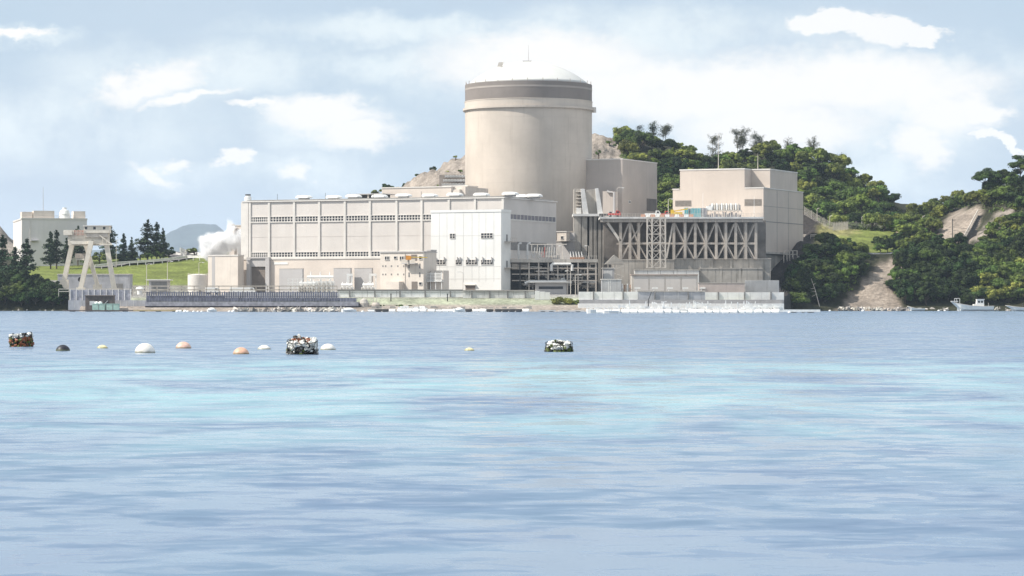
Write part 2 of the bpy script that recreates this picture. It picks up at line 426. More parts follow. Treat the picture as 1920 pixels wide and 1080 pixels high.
SH_X = [-5000, -60, 60, 128, 150, 1462, 1484, 1570, 5000]
SH_Y = [945, 940, 938, 936, 838, 838, 926, 932, 936]
def wob(x, y, s):
    return np.sin(x / s + 1.3) * np.cos(y / s * 1.1 + .4) + .5 * np.sin(x / s * 2.3 + y / s * 1.7) + .25 * np.sin(x / s * 5.1 - y / s * 4.3)
def ground_z(x, y):
    x = np.asarray(x, float); y = np.asarray(y, float)
    px = x / y * F + 960
    shore = np.interp(px, SH_X, SH_Y)
    d = y - shore
    plant = np.interp(d, [-30, 0, 8, 13, 22, 28], [-6, -0.5, 1.2, 1.95, 3.7, 5.2]) + np.where(d > 28, 80, 0)
    hill = np.interp(d, [-30, 0, 3, 14], [-8, -0.6, 1.5, 12]) + np.where(d > 14, (d - 14) * 2.0, 0)
    k = np.interp(px, [120, 150, 1462, 1484], [0, 1, 1, 0])
    prof = plant * k + hill * (1 - k)
    z = rbf(x, y)
    rough = np.where(z > 9, np.clip((z - 9) / 12, 0, 1), 0) * np.interp(px, [440, 640, 1440, 1520], [0.1, 0.8, 0.8, 0.8])
    z = z + rough * (wob(x, y, 11.0) * 0.8 + wob(x, y, 4.0) * 0.35)
    rk = np.interp(px, [690, 740, 1150, 1175], [0, 1, 1, 0]) * (y > 1065) * (y < 1420) * (z > 8)
    st_ = 6.5; fz_ = (z + wob(x, y, 17.0) * 1.2) / st_; fr_ = fz_ - np.floor(fz_)
    z = z + rk * ((np.clip((fr_ - .55) / .45, 0, 1) - fr_) * st_ * .8 + wob(x, y, 7.0) * 1.1 + wob(x, y, 2.6) * .8)
    flat = (px > 160) & (px < 1430) & (y < 1030)
    z = np.where(flat, np.minimum(z, 5.0), z)
    return np.minimum(z, prof)
def gz(x, y): return float(ground_z(np.array([x]), np.array([y]))[0])

def inpoly(px, py, poly):
    px = np.asarray(px, float); py = np.asarray(py, float)
    r = np.zeros(px.shape, bool); n = len(poly)
    for i in range(n):
        x0, y0 = poly[i]; x1, y1 = poly[(i + 1) % n]
        if y0 == y1: continue
        c = ((y0 > py) != (y1 > py)) & (px < (x1 - x0) * (py - y0) / (y1 - y0) + x0)
        r ^= c
    return r

# columns of the sheet (denser where land is seen), rows by depth
colpx = np.concatenate([np.arange(-1500, -200, 60), np.arange(-200, 2150, 4.0), np.arange(2150, 3200, 60)])
rows = np.concatenate([np.arange(-12, 30, 2.0), np.arange(30, 140, 2.5), np.arange(140, 420, 4.0), np.arange(420, 1500, 45.0), [1900, 2600, 3600]])
GX, GD = np.meshgrid(colpx, rows)
GS = np.interp(GX, SH_X, SH_Y)
GY = GS + GD
GXw = (GX - 960) / F * GY
GZ = ground_z(GXw, GY)
GZ = np.where(GD > 1200, np.interp(GD, [1200, 2600, 3600], [5, 0.5, -2.5]), GZ)
PYg = HZ - (GZ - CH) / GY * F
wobx = GX + wob(GXw, GY, 3.0) * 5
woby = PYg + wob(GY, GXw, 3.4) * 4
ZC = {'forest': (0.035, 0.036, 0.018), 'yard': (0.30, 0.285, 0.265), 'grass': (0.170, 0.200, 0.045), 'soil': (0.30, 0.25, 0.205), 'dark': (0.050, 0.043, 0.040),
      'rock': (0.31, 0.265, 0.225), 'beach': (0.36, 0.31, 0.265), 'bank': (0.40, 0.42, 0.30), 'dry': (0.27, 0.25, 0.10)}
col = np.zeros(GX.shape + (3,)); col[:] = ZC['forest']
def zone(mask, name): col[mask] = ZC[name]
zone((GX > 128) & (GX < 1470) & (GY < 1045), 'yard')
zone((GX > 140) & (GX < 1470) & (GD < 14), 'beach')
zone((GX > 140) & (GX < 1470) & (GD >= 14) & (GD < 24), 'bank')
zone((GX > 40) & (GX < 470) & (GY > 1030) & (GY < 1300), 'grass')
zone((GX > 95) & (GX < 140) & (GY < 1045) & (GY > 960), 'yard')
zone((wobx < 45) & (GY > 1180) & (GY < 1500), 'rock')
zone((wobx > 690) & (wobx < 1165) & (GY > 1060) & (GY < 1400), 'rock')
zone(inpoly(wobx, woby, [(1755, 440), (1780, 404), (1800, 394), (1835, 388), (1842, 400), (1826, 440), (1812, 476), (1796, 486), (1778, 474)]) & (GY > 1000) & (GY < 1110), 'soil')
zone(inpoly(wobx, woby, [(1560, 600), (1572, 575), (1610, 540), (1645, 500), (1672, 489), (1692, 489), (1700, 500), (1676, 540), (1700, 600)]) & (GY < 984), 'soil')
zone(inpoly(wobx, woby, [(1825, 446), (1862, 412), (1895, 388), (1905, 392), (1880, 415), (1856, 440), (1838, 455)]) & (GY < 1060), 'rock')
zone(inpoly(wobx, woby, [(1552, 470), (1562, 438), (1590, 420), (1630, 422), (1680, 428), (1735, 432), (1735, 470), (1690, 476), (1600, 490)]) & (GY > 984) & (GY < 1095), 'grass')
zone(inpoly(wobx, woby, [(1400, 600), (1420, 520), (1480, 440), (1500, 400), (1545, 400), (1548, 430), (1516, 480), (1490, 520), (1480, 600)]) & (GY < 1060), 'dark')
zone(inpoly(wobx, woby, [(1520, 470), (1535, 425), (1555, 400), (1620, 432), (1560, 450), (1520, 510), (1490, 545), (1488, 524)]) & (GY < 1075), 'dry')
# soften the zone borders a little
for _ in range(1):
    c2 = col.copy(); c2[1:-1, 1:-1] = (col[1:-1, 1:-1] * 2 + col[:-2, 1:-1] + col[2:, 1:-1] + col[1:-1, :-2] + col[1:-1, 2:]) / 6; col = c2
def sheet(name, GXw, GY, GZ, col, m):
    nr, nc = GXw.shape
    me = bpy.data.meshes.new(name)
    v = np.stack([GXw, GY, GZ], -1).reshape(-1, 3)
    i = (np.arange(nr - 1)[:, None] * nc + np.arange(nc - 1)[None, :]).ravel()
    f = np.stack([i, i + 1, i + nc + 1, i + nc], 1)
    me.vertices.add(len(v)); me.vertices.foreach_set('co', v.ravel())
    me.loops.add(f.size); me.loops.foreach_set('vertex_index', f.ravel())
    me.polygons.add(len(f)); me.polygons.foreach_set('loop_start', np.arange(len(f)) * 4)
    me.polygons.foreach_set('use_smooth', np.ones(len(f), bool))
    me.update(calc_edges=True)
    if col is not None:
        a = me.color_attributes.new('soil_colour', 'FLOAT_COLOR', 'POINT')
        a.data.foreach_set('color', np.concatenate([col.reshape(-1, 3), np.ones((len(v), 1))], 1).ravel())
    me.materials.append(m)
    o = bpy.data.objects.new(name, me); C.objects.link(o)
    return o
def mat_ground():
    m = bpy.data.materials.new('land_surface'); m.use_nodes = True; t = NT(m.node_tree)
    o = t.n('ShaderNodeOutputMaterial'); b = t.n('ShaderNodeBsdfPrincipled'); t.t.links.new(b.outputs[0], o.inputs[0])
    a = t.n('ShaderNodeVertexColor', layer_name='soil_colour').outputs[0]
    g = t.n('ShaderNodeNewGeometry').outputs['Position']
    n1 = t.noise(g, 0.12, 6, 0.65); n2 = t.noise(g, 0.9, 5, 0.7)
    f = t.m('MULTIPLY', t.ss(n1, 0.25, 0.75, 0.62, 1.25), t.ss(n2, 0.25, 0.75, 0.6, 1.3))
    t.put(b.inputs['Base Color'], t.mix(1.0, a, t.vm('SCALE', (1, 1, 1), f), 'MULTIPLY'))
    b.inputs['Roughness'].default_value = 0.95; b.inputs['Specular IOR Level'].default_value = 0.2
    bp = t.n('ShaderNodeBump'); bp.inputs['Strength'].default_value = 0.9; bp.inputs['Distance'].default_value = 0.9
    t.put(bp.inputs['Height'], t.noise(g, 0.55, 7, 0.7)); t.t.links.new(bp.outputs[0], b.inputs['Normal'])
    return m
ground = sheet('ground', GXw, GY, GZ, col, mat_ground())
tag(ground, kind='structure')

# ------------------------------------------------------------------ water
def mat_water():
    m = bpy.data.materials.new('bay_water'); m.use_nodes = True; t = NT(m.node_tree)
    o = t.n('ShaderNodeOutputMaterial'); b = t.n('ShaderNodeBsdfPrincipled'); t.t.links.new(b.outputs[0], o.inputs[0])
    g = t.n('ShaderNodeNewGeometry').outputs['Position']
    big = t.noise(t.vm('MULTIPLY', g, (0.05, 0.022, 1)), 1.0, 3, 0.5, 0.6)
    b.inputs['Roughness'].default_value = 0.14
    b.inputs['IOR'].default_value = 1.333
    # turquoise patches painted into the base colour for the bright sky's reflection
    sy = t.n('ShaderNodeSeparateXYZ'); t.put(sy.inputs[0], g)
    sheen_band = t.m('MULTIPLY', t.ss(sy.outputs[1], 26, 50), t.ss(sy.outputs[1], 78, 104, 1.0, 0.0))      # stretch where the painted sky reflection is strongest
    tq = t.m('MULTIPLY', t.ss(t.noise(t.vm('MULTIPLY', g, (0.22, 0.11, 1)), 1.0, 5, 0.65, 0.7), 0.32, 0.68), t.m('MULTIPLY_ADD', sheen_band, 0.85, 0.12))
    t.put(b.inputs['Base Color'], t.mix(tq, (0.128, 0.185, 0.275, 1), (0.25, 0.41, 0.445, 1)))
    # wave slopes taken straight from noise so that far water keeps its sparkle
    def slope(scl, mul, detail=3, dist=0.3):
        c = t.noise(t.vm('MULTIPLY', g, mul), scl, detail, 0.55, dist, col=True)
        return t.vm('SUBTRACT', c, (0.5, 0.5, 0.5))
    calm = t.ss(t.noise(t.vm('MULTIPLY', g, (0.045, 0.05, 1)), 1.0, 4, 0.6, 0.8), 0.33, 0.66, 0.35, 1.35)
    a = t.vm('SCALE', t.vm('MULTIPLY', slope(1.0, (0.55, 0.8, 1), 2, 0.5), (0.20, 1.15, 0)), calm)
    b2 = t.vm('MULTIPLY', slope(1.0, (1.7, 2.0, 1), 3, 0.6), (0.20, 1.30, 0))
    c2 = t.vm('MULTIPLY', slope(1.0, (0.10, 0.20, 1), 3), (0.10, 0.50, 0))
    sl = t.vm('ADD', t.vm('ADD', a, b2), c2)
    sx = t.n('ShaderNodeSeparateXYZ'); t.put(sx.inputs[0], sl)
    cb = t.n('ShaderNodeCombineXYZ'); t.put(cb.inputs[0], sx.outputs[0]); t.put(cb.inputs[1], t.m('MULTIPLY', t.m('MAXIMUM', sx.outputs[1], -0.10), -1.0))
    sl = cb.outputs[0]
    nn = t.vm('NORMALIZE', t.vm('ADD', sl, (0, -0.115, 1)))
    t.t.links.new(nn, b.inputs['Normal'])
    return m
WS = 15500
m = MB(); m.poly([(-7000, -250, 0), (7000, -250, 0), (7000, WS, 0), (-7000, WS, 0)], [(0, 1, 2, 3)])
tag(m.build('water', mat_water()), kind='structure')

# ------------------------------------------------------------------ far mountain over the water
mx = np.linspace(-3000, 1200, 160); my = np.linspace(13000, 15000, 30)
MX, MY = np.meshgrid(mx, my)
prof_px = [-400, 60, 200, 285, 315, 345, 380, 405, 425, 455, 500, 620, 900]
prof_py = [470, 462, 468, 466, 437, 424, 420, 420, 437, 458, 474, 560, 578]
ridge = np.interp(MX / 14000 * F + 960, prof_px, prof_py)
top = CH + (HZ - ridge) / F * 14000
tt = (MY - 14000) / 900.0
MZ = top * np.clip(1 - np.abs(tt) ** 1.3, -0.05, 1) + wob(MX, MY, 170) * 6 + wob(MX, MY, 63) * 4
far = sheet('mountain', MX, MY, MZ, None, M_FAR)
tag(far, kind='structure')

# ------------------------------------------------------------------ foliage
rng = np.random.default_rng(7)
def leaf_quads(cent, nrm, size, up=0.0):
    """one small bent quad per centre"""
    n = len(cent)
    nrm = nrm / (np.linalg.norm(nrm, axis=1, keepdims=True) + 1e-9)
    a = rng.normal(size=(n, 3)); t = np.cross(nrm, a); t /= (np.linalg.norm(t, axis=1, keepdims=True) + 1e-9)
    b = np.cross(nrm, t)
    s = size * rng.uniform(0.6, 1.35, (n, 1))
    t *= s; b *= s * 0.62
    v = np.stack([cent - t, cent - b * 1.0 + nrm * s * 0.12, cent + t, cent + b * 1.0 + nrm * s * 0.12], 1)
    return v.reshape(-1, 3)
def mesh_from(name, verts_list, mats, solid=None):
    """leaf quads (material 0) and optional solid MB (material 1)"""
    v = np.concatenate(verts_list) if len(verts_list) else np.zeros((0, 3))
    nq = len(v) // 4
    me = bpy.data.meshes.new(name)
    vs = v; loops = np.arange(nq * 4); starts = np.arange(nq) * 4; mi = np.zeros(nq, int)
    if solid is not None:
        vs = np.concatenate([v, np.array(solid.v)]); o = len(v)
        lp = []; st = []; p = len(loops)
        for f in solid.f:
            st.append(p); lp += [i + o for i in f]; p += len(f)
        loops = np.concatenate([loops, lp]); starts = np.concatenate([starts, st]); mi = np.concatenate([mi, np.ones(len(solid.f), int)])
    me.vertices.add(len(vs)); me.vertices.foreach_set('co', vs.ravel())
    me.loops.add(len(loops)); me.loops.foreach_set('vertex_index', loops.astype(np.int32))
    me.polygons.add(len(starts)); me.polygons.foreach_set('loop_start', starts.astype(np.int32))
    for mm in mats: me.materials.append(mm)
    me.polygons.foreach_set('material_index', mi.astype(np.int32))
    me.update(calc_edges=True); me.validate()
    return me
def crown_points(Rr, H, zc, nclump, per, squash=0.75, fill=0.35, cr=(0.28, 0.45)):
    cs = []; ns = []; core = []
    for i in range(nclump):
        d = rng.normal(size=3); d[2] = abs(d[2]) * 0.9 - 0.55 * rng.random(); d /= np.linalg.norm(d)
        rad = rng.uniform(0.45, 0.85)
        c = np.array([d[0] * Rr * rad, d[1] * Rr * rad, zc + d[2] * H / 2 * rad])
        r = Rr * rng.uniform(*cr)
        q = rng.normal(size=(per, 3)); q /= np.linalg.norm(q, axis=1, keepdims=True)
        q[:, 2] = np.where(q[:, 2] < -0.35, -q[:, 2], q[:, 2])
        rr = r * rng.uniform(0.72, 1.12, (per, 1))
        p = c + q * rr * np.array([1, 1, squash])
        cs.append(p); ns.append(q + rng.normal(size=(per, 3)) * 0.42)
        core.append((c, r))
    return np.concatenate(cs), np.concatenate(ns), core
def lump(m, c, r, squash, seed, n=7):
    """small closed blob used as the dense inside of a crown"""
    o = len(m.v); rings = 4
    for i in range(rings + 1):
        th = math.pi * i / rings
        for k in range(n):
            ph = 2 * math.pi * k / n
            rr = r * (0.85 + 0.25 * math.sin(seed + k * 2.1 + i * 1.7))
            m.v.append((c[0] + rr * math.sin(th) * math.cos(ph), c[1] + rr * math.sin(th) * math.sin(ph), c[2] + rr * squash * math.cos(th)))
    for i in range(rings):
        for k in range(n):
            a, b = o + i * n + k, o + i * n + (k + 1) % n
            m.f.append((a, b, b + n, a + n)); m.mi.append(0)
def broad_crown(Rr, H, nclump=16, per=170, leaf=0.36, squash=0.75, cr=(0.28, 0.45)):
    zc = H * 0.62
    p, n, core = crown_points(Rr, H, zc, nclump, per, squash, cr=cr)
    return leaf_quads(p, n, leaf), core
LEAFMATS = {'mid': M_LEAF, 'light': M_LEAFL, 'dark': M_LEAFD}
PROTO = {}
def forest_proto(kind, k):
    key = (kind, k)
    if key not in PROTO:
        Rr = [3.6, 4.2, 3.2, 3.9, 4.4][k]; H = [5.6, 5.2, 6.4, 6.0, 5.0][k]
        v, core = broad_crown(Rr, H, 34, 120, 0.27, 0.8, (0.15, 0.33))
        s = MB()
        for j, (c, r) in enumerate(core): lump(s, c, r * 0.82, 0.75, j)
        ns = len(s.f)
        me = mesh_from('broadleaf_tree', [v], [LEAFMATS[kind], LEAFMATS[kind], M_TRUNK], None)
        # trunk and limbs in the same mesh: too small to show in the photograph
        t = MB(); t.tube([(0, 0, -2.5), (0.1, 0, H * 0.3), (0.2, 0.1, H * 0.62)], 0.26, 6, 0.1)
        for j, (c, r) in enumerate(core[:7]): t.tube([(0.05, 0, H * 0.3), tuple(c)], 0.11, 5, 0.04)
        ss = MB(); ss.v = s.v + t.v; off = len(s.v)
        ss.f = s.f + [tuple(i + off for i in f) for f in t.f]
        me = mesh_from('broadleaf_tree', [v], [LEAFMATS[kind], M_LEAFD, M_TRUNK], ss)
        mi = np.zeros(len(me.polygons), np.int32); me.polygons.foreach_get('material_index', mi)
        nq = len(v) // 4; mi[nq:nq + ns] = 0; mi[nq + ns:] = 2
        me.polygons.foreach_set('material_index', mi)
        PROTO[key] = me
    return PROTO[key]
def raymarch(px, py, y0, y1, step=1.5):
    ys = np.arange(y0, y1, step)
    xs = (px - 960) / F * ys; zs = CH + (HZ - py) / F * ys
    g = ground_z(xs, ys)
    i = np.where(g >= zs)[0]
    return (xs[i[0]], ys[i[0]], g[i[0]]) if len(i) else None
def grow(poly, spacing, y0, y1, kinds, label, group, scale=(0.8, 1.2), seed=1, drop=0.0, limit=400, squeeze=0.8, lift=0.0):
    r = random.Random(seed)
    xs = [p[0] for p in poly]; ys = [p[1] for p in poly]
    done = []; n = 0; tries = 0
    while tries < 9000 and n < limit:
        tries += 1
        a, b = r.uniform(min(xs), max(xs)), r.uniform(min(ys), max(ys))
        if not inpoly([a], [b], poly)[0]: continue
        if any((a - c) ** 2 + ((b - d) / squeeze) ** 2 < spacing ** 2 for c, d in done): continue
        done.append((a, b))
        h = raymarch(a, b, y0, y1)
        if h is None: continue
        kind = r.choice(kinds) if not callable(kinds) else kinds(a, b, r)
        me = forest_proto(kind, r.randrange(3 if kind != 'mid' else 5))
        o = bpy.data.objects.new('broadleaf_tree', me); C.objects.link(o)
        s = r.uniform(*scale)
        o.location = (h[0], h[1], h[2] - drop + lift); o.scale = (s * r.uniform(.85, 1.15), s * r.uniform(.85, 1.15), s * r.uniform(.8, 1.15))
        o.rotation_euler = (r.uniform(-.12, .12), r.uniform(-.12, .12), r.uniform(0, 6.28))
        lb = label if isinstance(label, str) else label[kind]
        tag(o, lb, 'tree', group if isinstance(group, str) else group[kind])
        n += 1
    return n

HILL_L = {'mid': 'green broadleaf tree in the dense wood covering the hill behind the plant', 'dark': 'dark green broadleaf tree in the dense wood covering the hill behind the plant',
          'light': 'yellow green broadleaf tree in the wood covering the hill behind the plant'}
HILL_G = {'mid': 'green trees on the hill behind the plant', 'dark': 'dark green trees on the hill behind the plant', 'light': 'yellow green trees on the hill behind the plant'}
hillA = [(1160, 262), (1195, 262), (1240, 258), (1290, 278), (1345, 308), (1375, 292), (1400, 276), (1450, 276), (1500, 288), (1560, 300), (1600, 320), (1640, 360), (1672, 396), (1702, 424), (1690, 440), (1620, 432),
         (1560, 424), (1500, 408), (1380, 400), (1240, 400), (1225, 330), (1170, 300)]
cnt = []
cnt.append(grow(hillA, 19, 1060, 1290, lambda a, b, r: r.choice(['mid', 'mid', 'dark', 'light'] if a < 1400 else ['mid', 'mid', 'light', 'light', 'dark']), HILL_L, HILL_G, (0.95, 1.4), 3, drop=1.2, limit=165))
farL = 'pale green broadleaf tree on the distant saddle between the two wooded hills'
cnt.append(grow([(1685, 425), (1700, 418), (1720, 409), (1750, 393), (1800, 376), (1850, 374), (1850, 392), (1790, 394), (1756, 420), (1748, 450), (1736, 462), (1690, 455)], 14, 1030, 1480, ['light', 'light', 'mid'], farL, 'trees on the distant saddle', (0.8, 1.15), 5, drop=.8, limit=60))
# right-hand wooded point
PT_L = {'mid': 'green broadleaf tree on the steep wooded shore at the right', 'dark': 'dark broadleaf tree on the steep wooded shore at the right', 'light': 'yellow green broadleaf tree on the steep wooded shore at the right'}
PT_G = {'mid': 'green trees on the right shore', 'dark': 'dark trees on the right shore', 'light': 'yellow green trees on the right shore'}
KN_L = {'dark': 'dark broadleaf tree on the knoll between the auxiliary building and the bare sandy slope', 'mid': 'green broadleaf tree on the knoll between the auxiliary building and the bare sandy slope'}
KN_G = {'dark': 'dark trees on the knoll', 'mid': 'green trees on the knoll'}
cnt.append(grow([(1482, 574), (1488, 540), (1514, 488), (1548, 462), (1592, 458), (1616, 480), (1622, 504), (1594, 540), (1552, 570)], 16, 930, 984, ['dark', 'dark', 'dark', 'mid'], KN_L, KN_G, (0.9, 1.25), 11, drop=1.2, limit=60))
cnt.append(grow([(1686, 574), (1684, 535), (1698, 500), (1732, 470), (1790, 472), (1830, 490), (1835, 574)], 18, 930, 1000, ['dark', 'dark', 'dark', 'mid'], PT_L, PT_G, (0.9, 1.3), 12, drop=1.2, limit=60))
cnt.append(grow([(1835, 572), (1815, 520), (1812, 490), (1860, 478), (1890, 460), (1945, 440), (1990, 440), (1990, 572)], 19, 930, 1012, lambda a, b, r: r.choice(['light', 'mid', 'mid'] if b > 505 else ['mid', 'dark']), PT_L, PT_G, (0.9, 1.3), 13, drop=1.2, limit=70))
cnt.append(grow([(1846, 372), (1880, 350), (1930, 320), (1990, 310), (1990, 400), (1930, 395), (1905, 385), (1880, 392)], 18, 1012, 1120, ['dark', 'mid', 'dark'], PT_L, PT_G, (1.0, 1.35), 14, drop=1.2, limit=40))
cnt.append(grow([(1850, 470), (1838, 462), (1905, 400), (1940, 410), (1945, 440), (1890, 460)], 15, 985, 1040, ['mid', 'light', 'mid'], PT_L, PT_G, (0.45, 0.75), 15, drop=.5, limit=24))
cnt.append(grow([(1640, 470), (1650, 462), (1690, 460), (1735, 466), (1735, 478), (1650, 480)], 13, 984, 1030, ['mid', 'dark'], 'dark green tree behind the grey retaining wall above the sandy slope', 'trees behind the grey retaining wall', (0.65, 0.95), 16, drop=.5, limit=12))
# left shore clump
LF_L = {'dark': 'very dark broadleaf tree in the clump on the left shore', 'mid': 'green broadleaf tree in the dark clump on the left shore'}
LF_G = {'dark': 'very dark trees of the left shore clump', 'mid': 'green trees of the left shore clump'}
cnt.append(grow([(-60, 576), (-60, 530), (0, 528), (50, 536), (90, 550), (118, 568), (124, 578)], 14, 934, 1000, ['dark'] * 7 + ['mid'], LF_L, LF_G, (0.85, 1.2), 21, drop=.9, limit=60))
# low growth between the trees
uc = []; un = []
rr_ = np.random.default_rng(3)
K_ = 9000; upx = rr_.uniform(1150, 1990, K_ * 3); upd = rr_.uniform(2, 340, K_ * 3)
ush = np.interp(upx, SH_X, SH_Y); uy = ush + upd; ux = (upx - 960) / F * uy; uz = ground_z(ux, uy); upy = HZ - (uz - CH) / uy * F
ok_ = (uz > 5.4)
def near_(p, q, poly, g=0): return inpoly(p, q, poly)
sd0 = near_(upx, upy, [(1680, 425), (1700, 414), (1756, 388), (1756, 430), (1740, 466), (1700, 460)]) & (uy > 1000)
hl = near_(upx, upy, [(1162, 252), (1240, 255), (1290, 275), (1345, 302), (1375, 285), (1450, 272), (1560, 295), (1610, 320), (1655, 360), (1712, 424), (1712, 440), (1560, 426), (1500, 405), (1180, 400)]) & (uy > 1062)
sd1 = near_(upx, upy, [(1690, 425), (1760, 390), (1860, 380), (1860, 398), (1795, 396), (1756, 430), (1750, 450)]) & (uy > 1100)
kn_ = near_(upx, upy, [(1480, 578), (1488, 536), (1514, 484), (1590, 456), (1622, 488), (1598, 540), (1562, 580)]) & (uy < 986)
rt_ = near_(upx, upy, [(1678, 578), (1682, 535), (1702, 500), (1735, 468), (1812, 486), (1850, 462), (1910, 400), (1990, 400), (1990, 578)]) & (uy < 1045)
up_ = near_(upx, upy, [(1842, 395), (1846, 360), (1930, 310), (1990, 300), (1990, 408), (1905, 388), (1870, 400)]) & (uy > 1005)
sel = np.where(ok_ & (hl | sd0 | sd1 | kn_ | rt_ | up_))[0][:K_]
for i_ in sel:
    r_ = rr_.uniform(.8, 1.9); q_ = rr_.normal(size=(20, 3)); q_ /= np.linalg.norm(q_, axis=1, keepdims=True); q_[:, 2] = np.abs(q_[:, 2])
    uc.append(np.array([ux[i_], uy[i_], uz[i_] - .1]) + q_ * r_ * rr_.uniform(.7, 1.1, (20, 1))); un.append(q_ + rr_.normal(size=(20, 3)) * .4)
me = mesh_from('undergrowth', [leaf_quads(np.concatenate(uc), np.concatenate(un), 0.38)], [mat('shrub_green', (0.036, 0.066, 0.015), .7, .5, .12, spec=.2, col2=(0.095, 0.135, 0.027))])
o = bpy.data.objects.new('undergrowth', me); C.objects.link(o); tag(o, 'dense green shrubs and saplings filling the ground between the hillside trees', None, None, 'stuff')
COUNT_TREES = sum(cnt)

def individual_broadleaf(px, py_top, Y, width_px, label, kind='dark', py_base=None, nclump=20, per=170, squash=0.6, cr=(0.2, 0.38), leaf=0.27, name='broadleaf_tree', full=0.85):
    """a tree with its own trunk and crown, sized from its width"""
    x = X(px, Y); zb = gz(x, Y) if py_base is None else Z(py_base, Y)
    H = Z(py_top, Y) - zb; Rr = width_px / F * Y / 2
    root = empty(name, (x, Y, zb), label, 'tree')
    ch = H * full
    p, n, core = crown_points(Rr, ch, H - ch * 0.55, nclump, per, squash, cr=cr)
    s = MB()
    for j, (c, r) in enumerate(core): lump(s, c, r * 0.6, squash, j)
    me = mesh_from('crown', [leaf_quads(p, n, leaf)], [LEAFMATS[kind], LEAFMATS[kind]], s)
    o = bpy.data.objects.new('crown', me); C.objects.link(o); o.parent = root
    t = MB(); t.tube([(0, 0, -1), (0.2, 0, H * 0.3), (0.1, 0.1, H * 0.7)], 0.3, 7, 0.12)
    for j, (c, r) in enumerate(core[:12]): t.tube([(0.15, 0, H * (0.25 + 0.03 * j)), (c[0] * .5, c[1] * .5, (c[2] + H * .4) / 2), tuple(c)], 0.13, 5, 0.04)
    t.build('trunk', M_TRUNK, root)
    return root
individual_broadleaf(1852, 313, 1062, 60, 'broad flat-topped dark tree standing out on the skyline of the right hill', 'dark', nclump=26, squash=0.55, full=.62)
individual_broadleaf(1882, 308, 1066, 46, 'dark round tree just behind the flat-topped tree on the right hill', 'dark', nclump=18)
individual_broadleaf(1912, 288, 1078, 60, 'tall dark tree at the top right corner of the right hill', 'dark', nclump=24)
individual_broadleaf(1948, 278, 1085, 60, 'dark tree at the summit of the right hill, cut by the picture edge', 'dark', nclump=24)
individual_broadleaf(728, 342, 1178, 26, 'round dark bush-like tree on the ridge above the turbine hall roof', 'dark', nclump=14, py_base=366)
individual_broadleaf(709, 353, 1175, 26, 'low light green tree left of the round dark ridge tree', 'light', nclump=10, py_base=372)
individual_broadleaf(759, 341, 1176, 13, 'small upright dark tree on the ridge above the turbine hall roof', 'dark', nclump=9, py_base=362)
individual_broadleaf(786, 322, 1178, 20, 'small tree halfway up the rocky slope beside the containment', 'dark', nclump=9, py_base=340)
individual_broadleaf(813, 311, 1180, 16, 'tiny dark tree higher on the rocky slope beside the containment', 'dark', nclump=8, py_base=326)
individual_broadleaf(846, 306, 1176, 14, 'small dark bush on the rocky slope nearest to the containment', 'dark', nclump=7, py_base=316)

for i_, (a_, b_, c_, w_b, y_b) in enumerate([(800, 345, 356, 12, 1105), (822, 338, 346, 10, 1105), (774, 352, 362, 14, 1110), (836, 322, 330, 12, 1150), (862, 318, 330, 12, 1130), (854, 292, 300, 9, 1176), (1122, 275, 285, 14, 1150), (1142, 264, 274, 14, 1190)]):
    individual_broadleaf(a_, b_, y_b, w_b, ['shrub low on the rocky slope above the service block roof', 'small shrub above the slope lattice on the rocky hill', 'shrub at the left foot of the rocky slope', 'shrub midway up the rocky slope by the containment', 'shrub touching the left edge of the containment on the rocky slope',
        'highest shrub left of the containment on the rocky slope', 'shrub on the bare terraces right of the containment', 'shrub on the bare terraces nearest to the wooded ridge'][i_], ['mid', 'light'][i_ % 2], py_base=None, nclump=7, leaf=.22)
def sparse_tree(px, py_top, py_base, Y, width_px, label, lean=0.0, trunks=1, dens=26, mat_l=None, seed=0, group=None):
    r = random.Random(seed); x = X(px, Y); zb = Z(py_base, Y); H = Z(py_top, Y) - zb; Rr = width_px / F * Y / 2
    root = empty('sparse_tree', (x, Y, zb - .5), label, 'tree', group)
    t = MB(); tips = []
    for k in range(trunks):
        ox = (k - (trunks - 1) / 2) * Rr * 0.5
        top = Vector((ox + lean * H + r.uniform(-.3, .3), r.uniform(-.5, .5), H * r.uniform(0.85, 1.0)))
        t.tube([(ox * .4, 0, -2), tuple(top * 0.5 + Vector((r.uniform(-.2, .2), 0, 0))), tuple(top)], 0.15, 5, 0.04)
        for j in range(22):
            f = r.uniform(0.3, 1.0); b = top * f
            a = r.uniform(0, 6.28); L = Rr * r.uniform(0.35, 0.95) * (1.25 - f * 0.6) / max(1, trunks * .6)
            e = b + Vector((math.cos(a) * L, math.sin(a) * L, L * r.uniform(0.2, 1.1)))
            t.tube([tuple(b), tuple((b + e) / 2 + Vector((0, 0, .1))), tuple(e)], 0.06, 4, 0.02); tips.append(e); tips.append((b + e) / 2)
    t.build('trunk', M_TRUNK, root)
    cs = []; ns = []
    for e in tips:
        q = rng.normal(size=(int(dens * .9), 3)) * np.array([0.5, 0.5, 0.4])
        cs.append(np.array(e) + q); ns.append(rng.normal(size=(int(dens * .9), 3)) + np.array([0, 0, .8]))
    me = mesh_from('crown', [leaf_quads(np.concatenate(cs), np.concatenate(ns), 0.17)], [mat_l or M_TWIG])
    o = bpy.data.objects.new('crown', me); C.objects.link(o); o.parent = root
    return root
sparse_tree(1201, 234, 262, 1215, 18, 'small umbrella-shaped tree alone at the left of the wooded ridge', seed=1, dens=20, mat_l=M_LEAFD)
sparse_tree(1225, 228, 262, 1222, 22, 'tall thin open tree on the wooded ridge, left of the leaning one', seed=2, dens=20, trunks=2, mat_l=M_LEAFD)
sparse_tree(1243, 234, 264, 1224, 34, 'brownish open tree leaning right on the wooded ridge', lean=0.25, seed=3, dens=34, trunks=2)
